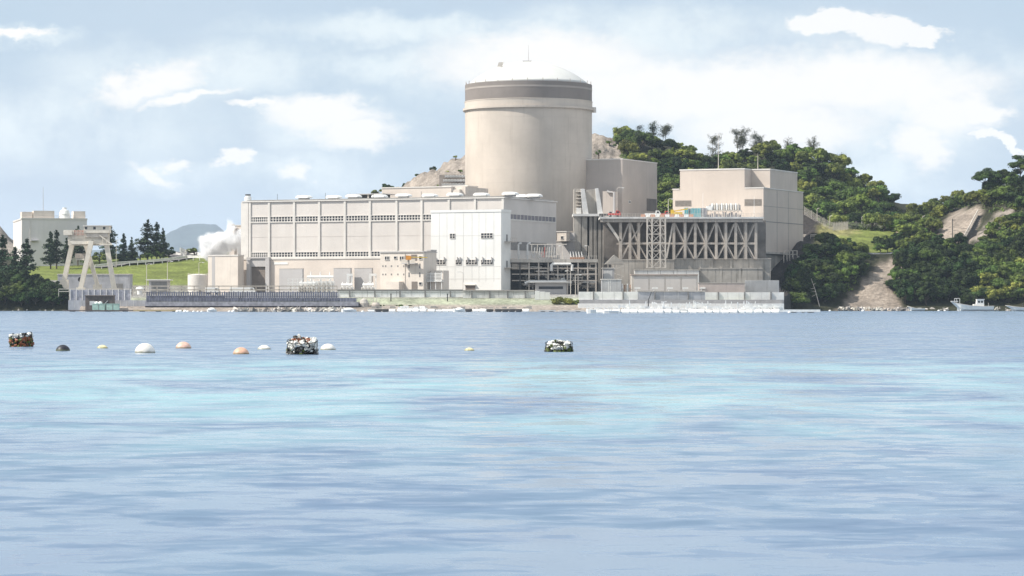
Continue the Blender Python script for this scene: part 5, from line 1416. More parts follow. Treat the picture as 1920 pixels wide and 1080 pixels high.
# steam
def mat_steam():
    m = bpy.data.materials.new('steam_volume'); m.use_nodes = True; t = NT(m.node_tree)
    o = t.n('ShaderNodeOutputMaterial'); v = t.n('ShaderNodeVolumePrincipled'); t.t.links.new(v.outputs[0], o.inputs['Volume'])
    tcn = t.n('ShaderNodeTexCoord').outputs['Object']
    wp = t.vm('ADD', tcn, t.vm('SCALE', t.vm('SUBTRACT', t.noise(tcn, .22, 5, .6, col=True), (.5, .5, .5)), 7.5))
    acc = None
    for (cx, cy, cz, rx_, ry_, rz_) in ((-1.5, 0, 1.2, 5.6, 4.0, 4.6), (3.0, 0, 2.5, 4.0, 3.5, 3.6), (-5.0, 0, 2.6, 2.2, 2, 2.0), (3.4, 0, 6.2, 1.5, 1.4, 3.6), (6.4, 1, 3.0, 1.8, 2, 4.2)):
        d = t.vm('LENGTH', t.vm('MULTIPLY', t.vm('SUBTRACT', wp, (cx, cy, cz)), (1 / rx_, 1 / ry_, 1 / rz_)))
        s = t.ss(d, .45, 1.15, 1, 0); acc = s if acc is None else t.m('MAXIMUM', acc, s)
    v.inputs['Color'].default_value = (1, 1, 1, 1)
    t.put(v.inputs['Density'], t.m('MULTIPLY', acc, 1.7))
    v.inputs['Anisotropy'].default_value = 0.2
    m.cycles.volume_step_rate = 1.0 if hasattr(m, 'cycles') else 1.0
    return m
s_o = PT(412, 468, 970)
st_ = MB().box(-9.5, 9.5, -6, 6, -4.5, 11).build('steam', mat_steam(), None, False, tuple(s_o))
tag(st_, 'white cloud of steam drifting left from behind the beige service building', 'steam', kind='stuff')

# ------------------------------------------------------------------ left: pale square building, gantry crane, low yard buildings
fq = Fr(41, 1150, 14.0, -R(14))
# here the front faces right, so the lit side is the narrow left one
r = fq.root('square_building', 'large pale square building with rooftop huts at the far left', 'building')
QL = fq.x(163); QH = fq.z(411.5)
v_l = fq.y(25)
MB().box(0, QL, 0, v_l, 0, QH).build('wall', mat('pale_grey_wall', (0.72, 0.68, 0.65), .65, .05, .1, .1), r)
MB().box(-.2, QL + .2, -.2, v_l + .2, QH, QH + .6).build('parapet', M_TRIM, r)
for a, b, c, v in ((41, 61, 397, 3), (63, 102, 395, 2), (138, 160, 396, 3)):
    MB().box(fq.x(a, v), fq.x(b, v), v, v + 8, QH + .6, fq.z(c, fq.x(a, v), v)).build('rooftop_hut', M_CREAM, r)
x = fq.x(121, 3); zb_ = QH + .6
MB().lathe([(2.4, zb_), (2.0, zb_ + 1.6), (2.2, zb_ + 1.7), (1.6, zb_ + 3.2), (.8, zb_ + 3.5), (.8, zb_ + 4.3)], 20, x, 3).build('cooling_cowl', M_WHITE2, r)
m = MB(); z = fq.z(452, fq.x(65)); m.box(fq.x(58), fq.x(72), -1.5, -.001, z, z + .3); m.build('balcony', M_GREYP, r)
MB().box(fq.x(56.5), fq.x(58), -.25, -.001, 2, QH).build('drain_strip', M_TRIM, r)
m = MB()
for k in range(40): xq = QL * k / 40; m.box(xq, xq + .05, -.05, 0, QH + .6, QH + 1.6)
m.box(0, QL, -.05, 0, QH + 1.55, QH + 1.63); m.build('railing', M_STEELP, r)
win_front(fq, r, 27.5, 37, 437, 470, -.01, 2, 3) if False else None
o = empty('mast', (X(81, 1155), 1155, 14 + QH), 'tall thin mast on the roof of the pale square building', 'mast')
MB().tube([(0, 0, 0), (0, 0, Z(351, 1155) - 14 - QH)], .14, 6, .06).build('pole', M_GREYP, o); MB().lathe([(.5, 0.6), (.3, 1.3)], 8).build('foot', M_GREYP, o)

YG = 972.0; sg = YG / F
def gp(px, py, y=0): return ((px - 165) * sg, y, Z(py, YG) - 5.0)
g = empty('gantry_crane', (X(165, YG), YG, 5.0), 'cream gantry crane with slanting legs and a machine cabin, on the quay at the left', 'crane')
def leg(p, q, w_, nm='leg'): MB().beam(p, q, w_, w_).build(nm, M_CRATE, g)
leg(gp(118, 524, 3), gp(134, 452, 3), 1.5); leg(gp(154, 540, -3), gp(174, 452, -3), 1.5)
leg(gp(178, 534, 6), gp(154, 452, 6), 1.3); leg(gp(214, 541, 0), gp(200, 460, 0), 1.5)
leg(gp(150, 520, 8), gp(163, 486, 8), .6, 'strut'); leg(gp(160, 486, 2), gp(140, 486, 3), .5, 'cross_tie'); 
MB().beam(gp(128, 449, 0), gp(205, 449, 0), 1.6, 4).build('main_girder', M_CRATE, g)
MB().prism([gp(129, 452)[::2], gp(174, 452)[::2], gp(166, 462 - 4)[::2], gp(137, 462 - 4)[::2]], -2.2, 3.5).build('haunch', M_CRATE, g)
a = gp(121, 441); b = gp(137, 431.5); MB().box(a[0], b[0], -2.5, 2.5, a[2], b[2]).build('end_box', M_CRATE, g)
a = gp(159, 437); b = gp(206, 424.5); MB().box(a[0], b[0], -2.2, 3, a[2], b[2]).build('cabin', M_CRATE, g)
MB().box(a[0] - .3, b[0] + .3, -2.5, 3.2, b[2], b[2] + .3).build('cabin_roof', M_TRIM, g)
m = MB()
for px in (163, 179, 197): q_ = gp(px, 428); m.box(q_[0] - .4, q_[0] + .4, -2.28, -2.202, q_[2] - .4, q_[2] + .4)
m.build('cabin_window', M_GLASS, g)
a = gp(160, 445); b = gp(203, 437.2); MB().box(a[0], b[0], -1.6, 2, a[2], b[2]).build('trolley', M_STEELP, g)
a = gp(176, 458); b = gp(200, 449.8); MB().box(a[0], b[0], -1.4, 2, a[2], b[2]).build('drive_housing', M_CRATE, g)
m = MB(); m.beam(gp(188, 441, -2), gp(212, 459, -2), .35); m.beam(gp(188, 459, -2), gp(212, 459, -2), .3); m.beam(gp(194, 446, -2), gp(194, 459, -2), .2); m.beam(gp(201, 451, -2), gp(201, 459, -2), .2); m.build('tail_bracket', M_CRATE, g)
m = MB()
for k in range(10): q_ = gp(138 + k * 2.5, 444); m.box(q_[0] - .07, q_[0] + .07, -2.3, -2.16, q_[2] - 0.6, q_[2] + 2.2)
a, b = gp(137, 437), gp(162, 437); m.box(a[0], b[0], -2.3, -2.16, a[2] - .1, a[2] + .1); m.build('walkway_railing', M_CRATE, g)
for px, py, y in ((118, 527, 3), (154, 542, -3), (178, 536, 6), (214, 543, 0)):
    q_ = gp(px, py, y); MB().box(q_[0] - 1.4, q_[0] + 1.4, y - .8, y + .8, min(q_[2] - .8, 0), q_[2] + .5).build('bogie', M_CRATE, g)
for k in range(4): q_ = gp(142 + k * 5, 434.5); MB().box(q_[0] - .3, q_[0] + .3, -1.5, -.9, q_[2] - 1.2, q_[2] + .5).build('sheave', mat('faded_red', (0.45, .2, .15), .7), g)
m = MB(); a = gp(139, 484, 3); b = gp(160, 475, 3); m.box(a[0], b[0], 2, 4, a[2], b[2]); m.build('lower_platform', M_STEELB, g)

lbx, w_, h_ = box_building(108, 243, 513.5, 1012, 5, 8, 'long low grey warehouse behind the legs of the gantry crane', M_CONCB, 'warehouse', 'building', M_TRIM)
MB().box(w_ - 5.5, w_ - 2.3, -.06, -.001, 2.2, 4.3).build('window', M_LOUV, lbx)
m = MB(); m.lathe([(.85, 0), (.85, .5)], 20); o = m.build('cable_reel', M_RUB, None, False, (X(151, 1005), 1005, Z(524, 1005))); o.rotation_euler = (R(90), 0, 0)
tag(o, 'black cable reel leaning on the warehouse between the gantry crane legs', 'reel')
lb2, w_, h_ = box_building(279, 315, 524, 930, 5, 6, 'small grey shed with a white roof left of the guard rails', M_GREYP, 'shed', 'shed', M_WHITE2, over=.8)
MB().box(-w_ + .8, w_ - .3, -.06, -.001, .3, h_ - .7).build('shutter', M_LOUV, lb2)
o = empty('pump', (X(262, 915), 915, 5.0), 'white rounded pump housing beside the small grey shed', 'machine')
MB().lathe([(.8, -1), (.8, 1.6), (1.3, 1.9), (.9, 2.4), (.2, 2.6)], 16).build('housing', M_WHITE2, o); MB().tube([(1.2, 0, 1), (2.6, 0, 1), (2.8, 0, -1)], .3, 8).build('pipe', M_STEELP, o)
for px, a, b, Y, lb in ((275, 496, 545, 905, 'lamp post with a dark bracket left of the small grey shed'), (314, 491, 540, 930, 'tall street lamp behind the small grey shed'), (373, 493, 515, 990, 'street lamp behind the white storage tank'),
                        (868, 511, 545, 868, 'street lamp before the white building'), (1070, 509, 545, 866, 'curved street lamp before the pipe rack'), (1079, 516, 548, 864, 'short street lamp right of the curved one before the pipe rack'),
                        (218, 451, 500, 1120, 'tall street lamp right of the gantry crane on the grass bank'), (348, 470, 492, 1140, 'street lamp at the bend of the road on the grass bank')):
    lamp_post(px, a, b, Y, lb, -1.6 if px in (1070, 868) else 1.2)
vehicle(462, 880, 5, 'white van parked behind the brown railing by the roller door', 'van', M_WHITE2, M_WHITE2, 5.0)
vehicle(445, 885, 5, 'white van parked left of the other white van behind the brown railing', 'van', M_WHITE2, M_WHITE2, 4.6)
vehicle(398, 884, 5, 'low white van behind the brown railing before the service building', 'van', M_WHITE2, M_WHITE2, 4.2)

# ------------------------------------------------------------------ road on the grass bank
def ribbon(name, pts, wd, m_, lift, kind='structure'):
    P_ = [Vector(p) for p in pts]; v = []; f = []
    # resample
    Q = [P_[0]]
    for a, b in zip(P_[:-1], P_[1:]):
        n = max(2, int((b - a).length / 2.5))
        for k in range(1, n + 1): Q.append(a.lerp(b, k / n))
    for i, p in enumerate(Q):
        d = Q[min(i + 1, len(Q) - 1)] - Q[max(i - 1, 0)]; d.z = 0; d.normalize(); nrm = Vector((-d.y, d.x, 0))
        for sgn in (-.5, -.25, 0, .25, .5):
            w2 = p + nrm * wd * sgn; v.append((w2.x, w2.y, max(gz(w2.x, w2.y), gz(p.x, p.y)) + lift))
    for i in range(len(Q) - 1):
        for k in range(4): a = i * 5 + k; f.append((a, a + 1, a + 6, a + 5))
    m = MB(); m.poly(v, f); o = m.build(name, m_)
    return tag(o, kind=kind)
def gpos(px, py, y0=1030, y1=1300):
    h = raymarch(px, py, y0, y1, .5); return Vector((h[0], h[1], h[2])) if h is not None else PT(px, py, 1150)
rd1 = [gpos(a, b) for a, b in ((175, 503), (230, 497), (285, 493), (320, 489), (352, 484), (340, 479), (322, 475), (345, 474), (375, 478))]
ribbon('road', rd1, 9, M_ASPH, .35)
def rail_fence(pts, label, h_=1.2, step=4.0, name='guard_fence', m_=M_CONCL, group=None, mesh=False, cat='fence', beams=(1.0, .55), th=.12):
    o = empty(name, tuple(pts[0]), label, cat, group); o0 = Vector(pts[0]); m = MB(); pm = MB(); last = None
    for a, b in zip(pts[:-1], pts[1:]):
        n = max(1, int((b - a).length / step))
        for k in range(n + 1):
            p = a.lerp(b, k / n) - o0
            if k or a is pts[0]: MB().box(p.x - th / 2, p.x + th / 2, p.y - th / 2, p.y + th / 2, p.z - .6, p.z + h_).build('post', m_, o)
            if last is not None and (p - last).length > .1:
                for f_ in beams: m.beam(last + Vector((0, 0, h_ * f_)), p + Vector((0, 0, h_ * f_)), th, th * 1.3)
            last = p
    m.build('rail', m_, o); return o
rail_fence([gpos(a, b) + Vector((0, -3, 0.3)) for a, b in ((180, 504.5), (230, 498.5), (290, 494.5), (322, 491), (352, 487), (400, 488))], 'pale guard rail along the near edge of the road on the grass bank', 1.1, 3.0, th=.3)
rail_fence([gpos(a, b) + Vector((0, 0, 0.3)) for a, b in ((313, 477), (330, 480), (348, 484))], 'pale guard rail inside the upper bend of the road', 1.0, 2.5, th=.25)
rail_fence([gpos(a, b) + Vector((0, 0, 0.3)) for a, b in ((338, 472), (352, 477), (372, 481), (392, 484))], 'white kerb-like rail on the far side of the upper road', 1.0, 3.0, th=.45, m_=M_WHITE)

# ------------------------------------------------------------------ sea walls, quay, pier
def wall_run(px0, px1, py0, py1, Y, label, m_, name='sea_wall', dep=.8, posts=0, pm=M_LOUV, base=None, panels=0, coping=None):
    x0, x1 = X(px0, Y), X(px1, Y); xm = (x0 + x1) / 2; z0, z1 = Z(py1, Y), Z(py0, Y)
    o = empty(name, (xm, Y, z0), label, 'wall')
    MB().box(x0 - xm, x1 - xm, 0, dep, -1.5, z1 - z0).build('wall', m_, o)
    if coping: MB().box(x0 - xm, x1 - xm, -.25, dep + .1, z1 - z0, z1 - z0 + .35).build('coping', coping, o)
    if base: MB().box(x0 - xm, x1 - xm, -.5, -.002, -1.4, base).build('base_strip', M_CONCB, o)
    for k in range(posts):
        x = x0 - xm + (x1 - x0) * (k + .5) / posts; MB().box(x - .18, x + .18, -.35, -.003, 0, z1 - z0 + .1).build('post', pm, o)
    if panels:
        m = MB()
        for k in range(1, panels): x = x0 - xm + (x1 - x0) * k / panels; m.box(x - .05, x + .05, -.03, .002, 0, z1 - z0)
        m.build('groove', M_CONCL, o)
    return o
wall_run(632, 868, 545, 561, 862, 'white sea wall with dark posts in front of the cream and white buildings', mat('bright_white_wall', (.86, .85, .82), .6, .05, .3, .25), posts=5, panels=10, coping=M_LOUV)
wall_run(868, 1002, 546, 562, 861, 'greyer sea wall with mesh panels below the white building and the pipe rack', M_CONCL, posts=4, panels=14, coping=M_CONC)
wall_run(1085, 1196, 547, 562, 856, 'pale panelled sea wall right of the green bush', M_WHITE2, posts=2, panels=5, base=.01)
wall_run(1196, 1322, 547, 568, 853, 'grey sheet-metal sea wall below the beige pump building', M_CONCB, posts=2, panels=5, coping=M_CONC)
wall_run(1322, 1470, 548, 562, 856, 'pale panelled sea wall between the grey sheet-metal wall and the dark knoll', M_WHITE2, posts=3, panels=7)
wall_run(1086, 1470, 562, 569, 850, 'dark grey concrete band at the foot of the right sea walls', mat('grey_band', (0.26, .255, .26), .8, .1, .3, .4), 'quay_wall')
wall_run(1084, 1470, 569, 579, 845, 'whitish quay face at the water below the right sea walls', M_WHITE2, 'quay_wall', dep=5, panels=9)
wall_run(128, 275, 563, 577, 848, 'pale grey quay wall behind the brown hut', M_CONCB, 'quay_wall', dep=8, panels=12)
o = wall_run(132, 245, 543.5, 562.5, 856, 'row of blue-grey steel panels on the quay at the left', M_NAVYL, 'steel_screen', dep=.4)
for k in range(11): xk = -8.8 + k * 1.76; MB().box(xk - .09, xk + .09, -.2, -.003, -.3, 3.2).build('panel_frame', M_CONCL, o)
# navy pier with palisade
pn = empty('pier', (X(470, 846), 846, 0), 'long weathered navy steel pier with a row of upright bars, before the turbine hall', 'pier')
s5 = 846 / F
def nx(px): return (px - 470) * s5
def nz(py): return Z(py, 846)
MB().box(nx(272), nx(676), 0, 5, nz(577.5), nz(574)).build('girder', mat('near_black_steel', (0.035, .035, .05), .6), pn)
MB().box(nx(272), nx(672), -.3, 5.3, nz(573.8), nz(566)).build('walkway', M_NAVYL, pn)
MB().box(nx(274), nx(668), 1, 1.4, nz(565.8), nz(558.5)).build('side_plate', M_NAVY, pn)
m = MB()
for k in range(84):
    x = nx(275 + k * 4.28); m.box(x - .2, x + .2, .8, 1.0, nz(565), nz(546.5 + (1 if k % 2 else 0)))
m.build('palisade_bars', M_NAVY, pn)
m = MB()
for py in (556, 548.5): m.box(nx(274), nx(634), 1.01, 1.15, nz(py + .5), nz(py - .4))
m.build('rail', M_NAVY, pn)
MB().box(nx(274), nx(420), 1.6, 1.7, nz(560), nz(554.5)).build('screen', M_NAVY, pn)
MB().box(nx(420), nx(636), 2.4, 2.5, nz(562), nz(548)).build('screen', M_CONCL, pn)
m = MB()
for k in range(70): x = nx(274 + k * 5.7); m.box(x - .04, x + .04, -.28, -.22, nz(566), nz(566) + 1.1)
for h__ in (.55, 1.1): m.box(nx(274), nx(672), -.27, -.23, nz(566) + h__ - .03, nz(566) + h__ + .03)
m.build('railing', M_NAVYL, pn)
for px in (285, 330, 380, 430, 480, 530, 580, 630, 668): MB().tube([(nx(px), 2.5, -3), (nx(px), 2.5, nz(577.5))], .4, 8).build('pile', M_NAVY, pn)
o = empty('mooring_gear', (X(690, 848), 848, 1.2), 'tangle of rusty mooring gear at the right end of the navy pier', 'mooring gear')
MB().lathe([(1.4, -1), (1.5, 1.2), (.9, 2.2), (.2, 2.6)], 12, -1.2, 0).build('drum', M_CONC, o)
MB().lathe([(1.1, -1), (1.3, .8), (.9, 1.4)], 12, 2.2, .3).build('drum', M_STEELB, o)
for k in range(6): MB().beam((-2.5 + k, -.4, 0), (-2.0 + k * .9, .2, 2.4 + (k % 3) * .6), .14).build('strut', M_STEELB, o)
# brown rail frame behind the pier
rail_fence([Vector((X(a, 858), 858, 5.0)) for a in (248, 480, 632)], 'tall brown railing frame behind the navy pier', 2.4, 3.3, 'railing', M_STEELB, th=.22)
rail_fence([Vector((X(a, 860), 860, 5.0)) for a in (634, 990)], 'low dark railing on top of the white sea wall', 1.0, 4.0, 'railing', M_LOUV, th=.1)
rail_fence([Vector((X(a, 868), 868, 5.0)) for a in (110, 250)], 'low pale railing behind the blue-grey steel panels', 1.6, 3.0, 'railing', M_STEELP, th=.14)
# posts and signs on the white wall
for px, lb in ((839, 'short dark post before the sea wall under the white building'), (733, 'short dark post before the sea wall under the cream building')):
    o = empty('bollard', (X(px, 856), 856, 3.4), lb, 'post'); MB().box(-.15, .15, 0, .3, -.5, 1.6).build('post', M_DARK, o); MB().box(-.25, .25, -.05, .35, 1.6, 1.8).build('cap', M_DARK, o)

# ------------------------------------------------------------------ brown hut with mint tanks, landing stages
o = empty('hut', (X(186, 840), 840, .6), 'brown flat-roofed boathouse hut at the water', 'hut'); s3 = 840 / F
MB().box(-26 * s3, 26 * s3, 0, 4, -1, Z(555, 840) - .6).build('wall', M_BROWN, o)
MB().box(-27 * s3, 27 * s3, -.3, 4.2, Z(555, 840) - .6, Z(553.3, 840) - .6).build('roof', mat('brown_roof', (.2, .16, .14), .8), o)
MB().box(-18 * s3, -8 * s3, -.05, -.001, 1.2, 2.4).build('opening', M_CONCL, o); MB().box(8 * s3, 17 * s3, -.05, -.001, -.2, 2.6).build('doorway', M_DARK, o)
MB().beam((9 * s3, -.1, 1.4), (16 * s3, -.1, 2.5), .12).build('cross_board', M_CONCL, o)
for i, px in enumerate((184.5, 211)):
    o = empty('fish_tank', (X(px, 832), 832, .25), 'mint green fish tank ' + ('with white floats heaped inside' if i == 0 else 'without floats, the right one') + ' before the brown hut', 'tank')
    MB().prism([(-1.75, 0.3), (-1.5, 0), (1.5, 0), (1.75, .3), (1.75, 1.85), (-1.75, 1.85)], 0, 2).build('tub', M_MINT, o)
    MB().box(-1.8, 1.8, -.05, 2.05, 1.85, 2.0).build('rim', M_MINT, o); MB().box(-.05, .05, -.06, -.001, .1, 1.8).build('strap', M_LOUV, o)
for i, px in enumerate((181, 188)):
    m = MB(); m.lathe([(.1, -.4), (.45, -.25), (.6, .1), (.45, .4), (.1, .55)], 12); o = m.build('float', M_FOAM, None, True, (X(px, 833), 833, 2.35)); tag(o, 'white float heaped in the left mint tank, ' + ('its left one' if i == 0 else 'its right one'), 'float')
def stage(px0, px1, Y, label, m_, h_=.5, dep=3, name='landing_stage'):
    x0, x1 = X(px0, Y), X(px1, Y); w_ = (x1 - x0) / 2; o = empty(name, ((x0 + x1) / 2, Y, 0), label, 'pontoon')
    MB().box(-w_, w_, 0, dep, .18, h_).build('deck', m_, o)
    n = max(2, int(w_ / 2)); 
    for k in range(n): x = -w_ + 2 * w_ * (k + .5) / n; MB().box(x - .6, x + .6, .1, dep - .1, -.4, .179).build('float', M_DARK, o)
    return o
stage(118, 250, 828, 'dark low landing stage below the brown hut', M_BROWN, .45)
stage(250, 342, 815, 'long yellow-ochre pontoon before the navy pier', mat('ochre', (.50, .38, .20), .8, .1, 1), .55)
stage(1010, 1042, 800, 'low pontoon with black floats below the green bush', M_CONCL, .45)
stage(1048, 1096, 780, 'second low pontoon with black floats, right of the one below the green bush', M_CONCL, .4)
stage(1440, 1538, 700, 'long white pontoon reaching in front of the dark knoll', M_FOAM, .75, 4)
m = MB(); o = empty('pile_post', (X(1215, 838), 838, 0), 'dark crooked mooring post leaning before the grey sheet-metal wall', 'post')
m.tube([(0, 0, -1), (.2, 0, 3.5), (1.0, 0, 5.6)], .16, 6, .1); m.build('post', M_DARK, o); MB().lathe([(.7, .2), (.8, .9), (.4, 1.2)], 10, .9, .2).build('winch', M_DARK, o)

# ------------------------------------------------------------------ oyster rafts with white floats
RF = []
def raft(px0, px1, Y, label, seed, tall=1.2, white=True, group='floating rafts along the quay', dark=.1, z=0.0):
    x0, x1 = X(px0, Y), X(px1, Y); w_ = (x1 - x0) / 2; r = random.Random(seed)
    o = empty('raft', ((x0 + x1) / 2, Y, z), label, 'raft', group)
    m = MB()
    for y in (0, 1.5, 3.0): m.tube([(-w_, y, .8), (w_, y, .8)], .14, 6)
    n = max(3, int(w_))
    for k in range(n + 1): x = -w_ + 2 * w_ * k / n; m.tube([(x, -.3, .72), (x, 3.3, .72)], .07, 5)
    m.build('frame', M_CONCL if white else M_STEELB, o)
    n = max(3, int(w_ * 1.25))
    for k in range(n):
        x = -w_ + 2 * w_ * (k + .5) / n; dk_ = r.random() < dark; L = w_ / n * .82
        m = MB(); y = r.uniform(-.3, .2); h_ = r.uniform(.48, .66)
        m.tube([(x - L, y, .12), (x - L * .85, y, .2), (x + L * .85, y, .2), (x + L, y, .12)], h_, 9); m.build('float', M_RUB if dk_ else M_FOAM, o, True)
    m = MB()
    for k in range(int(w_ * 2 * 1.9)):
        x = -w_ + r.random() * 2 * w_; y = r.uniform(0, 3); h_ = tall * r.uniform(.35, 1.0)
        m.beam((x, y, .6), (x + r.uniform(-.3, .3), y, .6 + h_), .2)
        if r.random() < .4: m.beam((x, y, .6 + h_ * .9), (x + r.uniform(.6, 1.8), y, .6 + h_ * r.uniform(.3, 1)), .16)
    m.build('raft_clutter', M_FOAM if white else M_STEELB, o)  # upright stakes and slanting bars, loose clutter on the raft
    m = MB()
    for k in range(int(w_ * (3.0 if white else 1.1))):
        x = -w_ + r.random() * 2 * w_ * .94; y = r.uniform(.3, 2.6); s = r.uniform(.4, 1.1); m.box(x, x + s * 1.4, y, y + s, .73, .73 + s * .8)
    m.build('raft_clutter', M_FOAM if white else M_CONC, o)  # loose blocks piled on the raft frame
    return o
RL = [(1100, 1163, 655, 'white raft at the left end of the bright row below the right sea walls'), (1166, 1226, 660, 'second white raft of the bright row, below the crooked mooring post'), (1229, 1290, 655, 'third white raft of the bright row, in front of the grey sheet-metal wall'),
      (1293, 1350, 662, 'fourth white raft of the bright row, at the end of the grey sheet-metal wall'), (1353, 1412, 656, 'fifth white raft of the bright row, before the pale panelled wall'), (1414, 1462, 668, 'sixth white raft of the bright row, next to the long white pontoon')]
for i, (a, b, Y, lb) in enumerate(RL): raft(a, b, Y, lb, 60 + i, 1.5, dark=.03)
RL = [(1180, 1262, 720, 'back row white raft behind the second and third bright rafts'), (1268, 1345, 724, 'back row white raft behind the third and fourth bright rafts'), (1350, 1440, 728, 'back row white raft behind the fifth bright raft')]
for i, (a, b, Y, lb) in enumerate(RL): raft(a, b, Y, lb, 70 + i, 2.4, dark=.02)
RL = [(745, 800, 790, 'low white-floated raft before the beach under the cream building'), (803, 868, 786, 'low raft with mixed floats before the beach under the white building'), (872, 925, 790, 'low dark-framed raft before the beach, left of the empty frame'),
      (928, 992, 788, 'low raft with an empty upright frame before the beach'), (690, 742, 792, 'low raft beside the right end of the stone bank')]
for i, (a, b, Y, lb) in enumerate(RL): raft(a, b, Y, lb, 80 + i, .7, white=i in (0,), dark=[.1, .3, .6, .5, .5][i])
# white heaps of foam on the bright rafts' left part: dinghies
def skiff(px0, px1, Y, label, hgt=.7, m_=M_WHITE2, cover=False):
    x0, x1 = X(px0, Y), X(px1, Y); L = x1 - x0; o = empty('skiff', (x0 + L / 2, Y, 0), label, 'boat')
    m = MB(); secs = [(-.5, .05, hgt * 1.25), (-.4, .5, hgt * 1.1), (-.1, .75, hgt), (.3, .75, hgt * .95), (.5, .62, hgt)]
    v = []; f = []
    for (t_, hw, zt_) in secs: v += [(t_ * L, -hw, zt_), (t_ * L, -hw * .7, -.15), (t_ * L, hw * .7, -.15), (t_ * L, hw, zt_)]
    for i in range(len(secs) - 1):
        for k in range(3): a = i * 4 + k; f.append((a, a + 1, a + 5, a + 4))
    f.append((0, 3, 2, 1)); f.append((16, 17, 18, 19)); m.poly(v, f)
    v2 = [(p[0], p[1] * .93, p[2] - .12) for p in v if True]
    m.poly([v2[i] for i in (0, 3, 4, 7, 8, 11, 12, 15, 16, 19)], [(0, 1, 3, 2), (2, 3, 5, 4), (4, 5, 7, 6), (6, 7, 9, 8)]); m.build('hull', m_, o)
    if cover:
        m = MB(); m.lathe([(.9, .0), (.8, .5), (.3, .8)], 12); q_ = m.build('cover', M_FOAM, o, True); q_.scale = (L * .45, 1, 1); q_.location = (0, 0, .35)
    else: MB().box(-.1 * L, .0, -.6, .6, hgt * .6, hgt * .8).build('thwart', M_STEELP, o)
    return o
skiff(640, 668, 770, 'white covered skiff at the right end of the stone bank', cover=True)
skiff(388, 406, 790, 'white covered skiff left of the stone bank', .6, cover=True)
skiff(850, 872, 780, 'white skiff moored before the beach under the white building', .8, cover=True)
skiff(1100, 1118, 640, 'white dinghy at the left tip of the bright raft row', .8)
skiff(1130, 1160, 648, 'low white skiff before the first bright raft', .6)
# small white mooring floats near the left stage
for i, (px, Y, s) in enumerate(((333, 770, .7), (338, 772, .7), (347, 776, .7), (352, 770, .5), (363, 782, .45), (371, 778, .4), (378, 780, .4), (430, 776, .5), (437, 782, .6), (680, 778, .5), (1480, 690, .5), (1506, 702, .45), (1556, 900, .5), (1618, 880, .6), (1760, 915, .5), (1772, 920, .4))):
    m = MB(); m.lathe([(.2, -.4), (.75, -.1), (.8, .3), (.45, .7), (.05, .8)], 12); o = m.build('float', M_FOAM, None, True, (X(px, Y), Y, 0)); o.scale = (s, s, s)
    tag(o, ['white float at the left of the cluster by the ochre pontoon', 'second white float of the cluster by the ochre pontoon', 'third white float of the cluster by the ochre pontoon', 'fourth, smaller white float by the ochre pontoon', 'small white float right of the ochre cluster', 'tiny white float left of the covered skiff', 'tiny white float touching the covered skiff',
            'white float at the left end of the stone bank', 'larger white float at the left end of the stone bank', 'white float between the covered skiff and the rafts', 'white float by the long white pontoon', 'white float before the middle of the long white pontoon', 'lone white float before the dark knoll',
            'white float at the foot of the bare sandy slope', 'white float at the bow of the cabin boat', 'tiny white float beside the bow of the cabin boat'][i], 'float')
# ------------------------------------------------------------------ rocks at the waterline
ROCK = []
for sd in range(5):
    r = random.Random(sd); m = MB(); lump(m, (0, 0, 0), 1.0, .7, sd * 3.1, 8); m.v = [(x * r.uniform(.75, 1.2), y * r.uniform(.8, 1.2), z * r.uniform(.8, 1.15)) for x, y, z in m.v]
    me = bpy.data.meshes.new('rock'); me.from_pydata(m.v, [], m.f); me.materials.append(M_ROCK); ROCK.append(me)
def rocks(px0, px1, Y, n, label, group, s0=.4, s1=1.0, seed=0, spread=5, zb=0.0):
    r = random.Random(seed)
    for k in range(n):
        o = bpy.data.objects.new('rock', r.choice(ROCK)); C.objects.link(o)
        px = px0 + (px1 - px0) * (k + r.uniform(.1, .9)) / n; y = Y + r.uniform(-spread, spread); s = r.uniform(s0, s1)
        o.location = (X(px, y), y, zb + r.uniform(-.1, .35)); o.scale = (s * r.uniform(.8, 1.5), s, s * r.uniform(.6, 1.0)); o.rotation_euler = (r.uniform(0, 6), r.uniform(0, .5), r.uniform(0, 6))
        tag(o, label, 'rock', group)
rocks(440, 645, 805, 110, 'grey stone in the low stone bank before the navy pier', 'stones of the bank before the pier', .5, 1.5, 1, 7)
rocks(1572, 1700, 934, 34, 'brown rock at the waterline below the bare sandy slope', 'rocks below the bare sandy slope', .5, 1.3, 2, 3, .2)
rocks(1700, 1920, 934, 26, 'dark rock at the waterline under the right shore trees', 'rocks under the right shore trees', .4, 1.1, 3, 3)
rocks(0, 125, 934, 8, 'rock at the waterline under the left shore clump', 'rocks under the left shore clump', .2, .45, 4, 3)

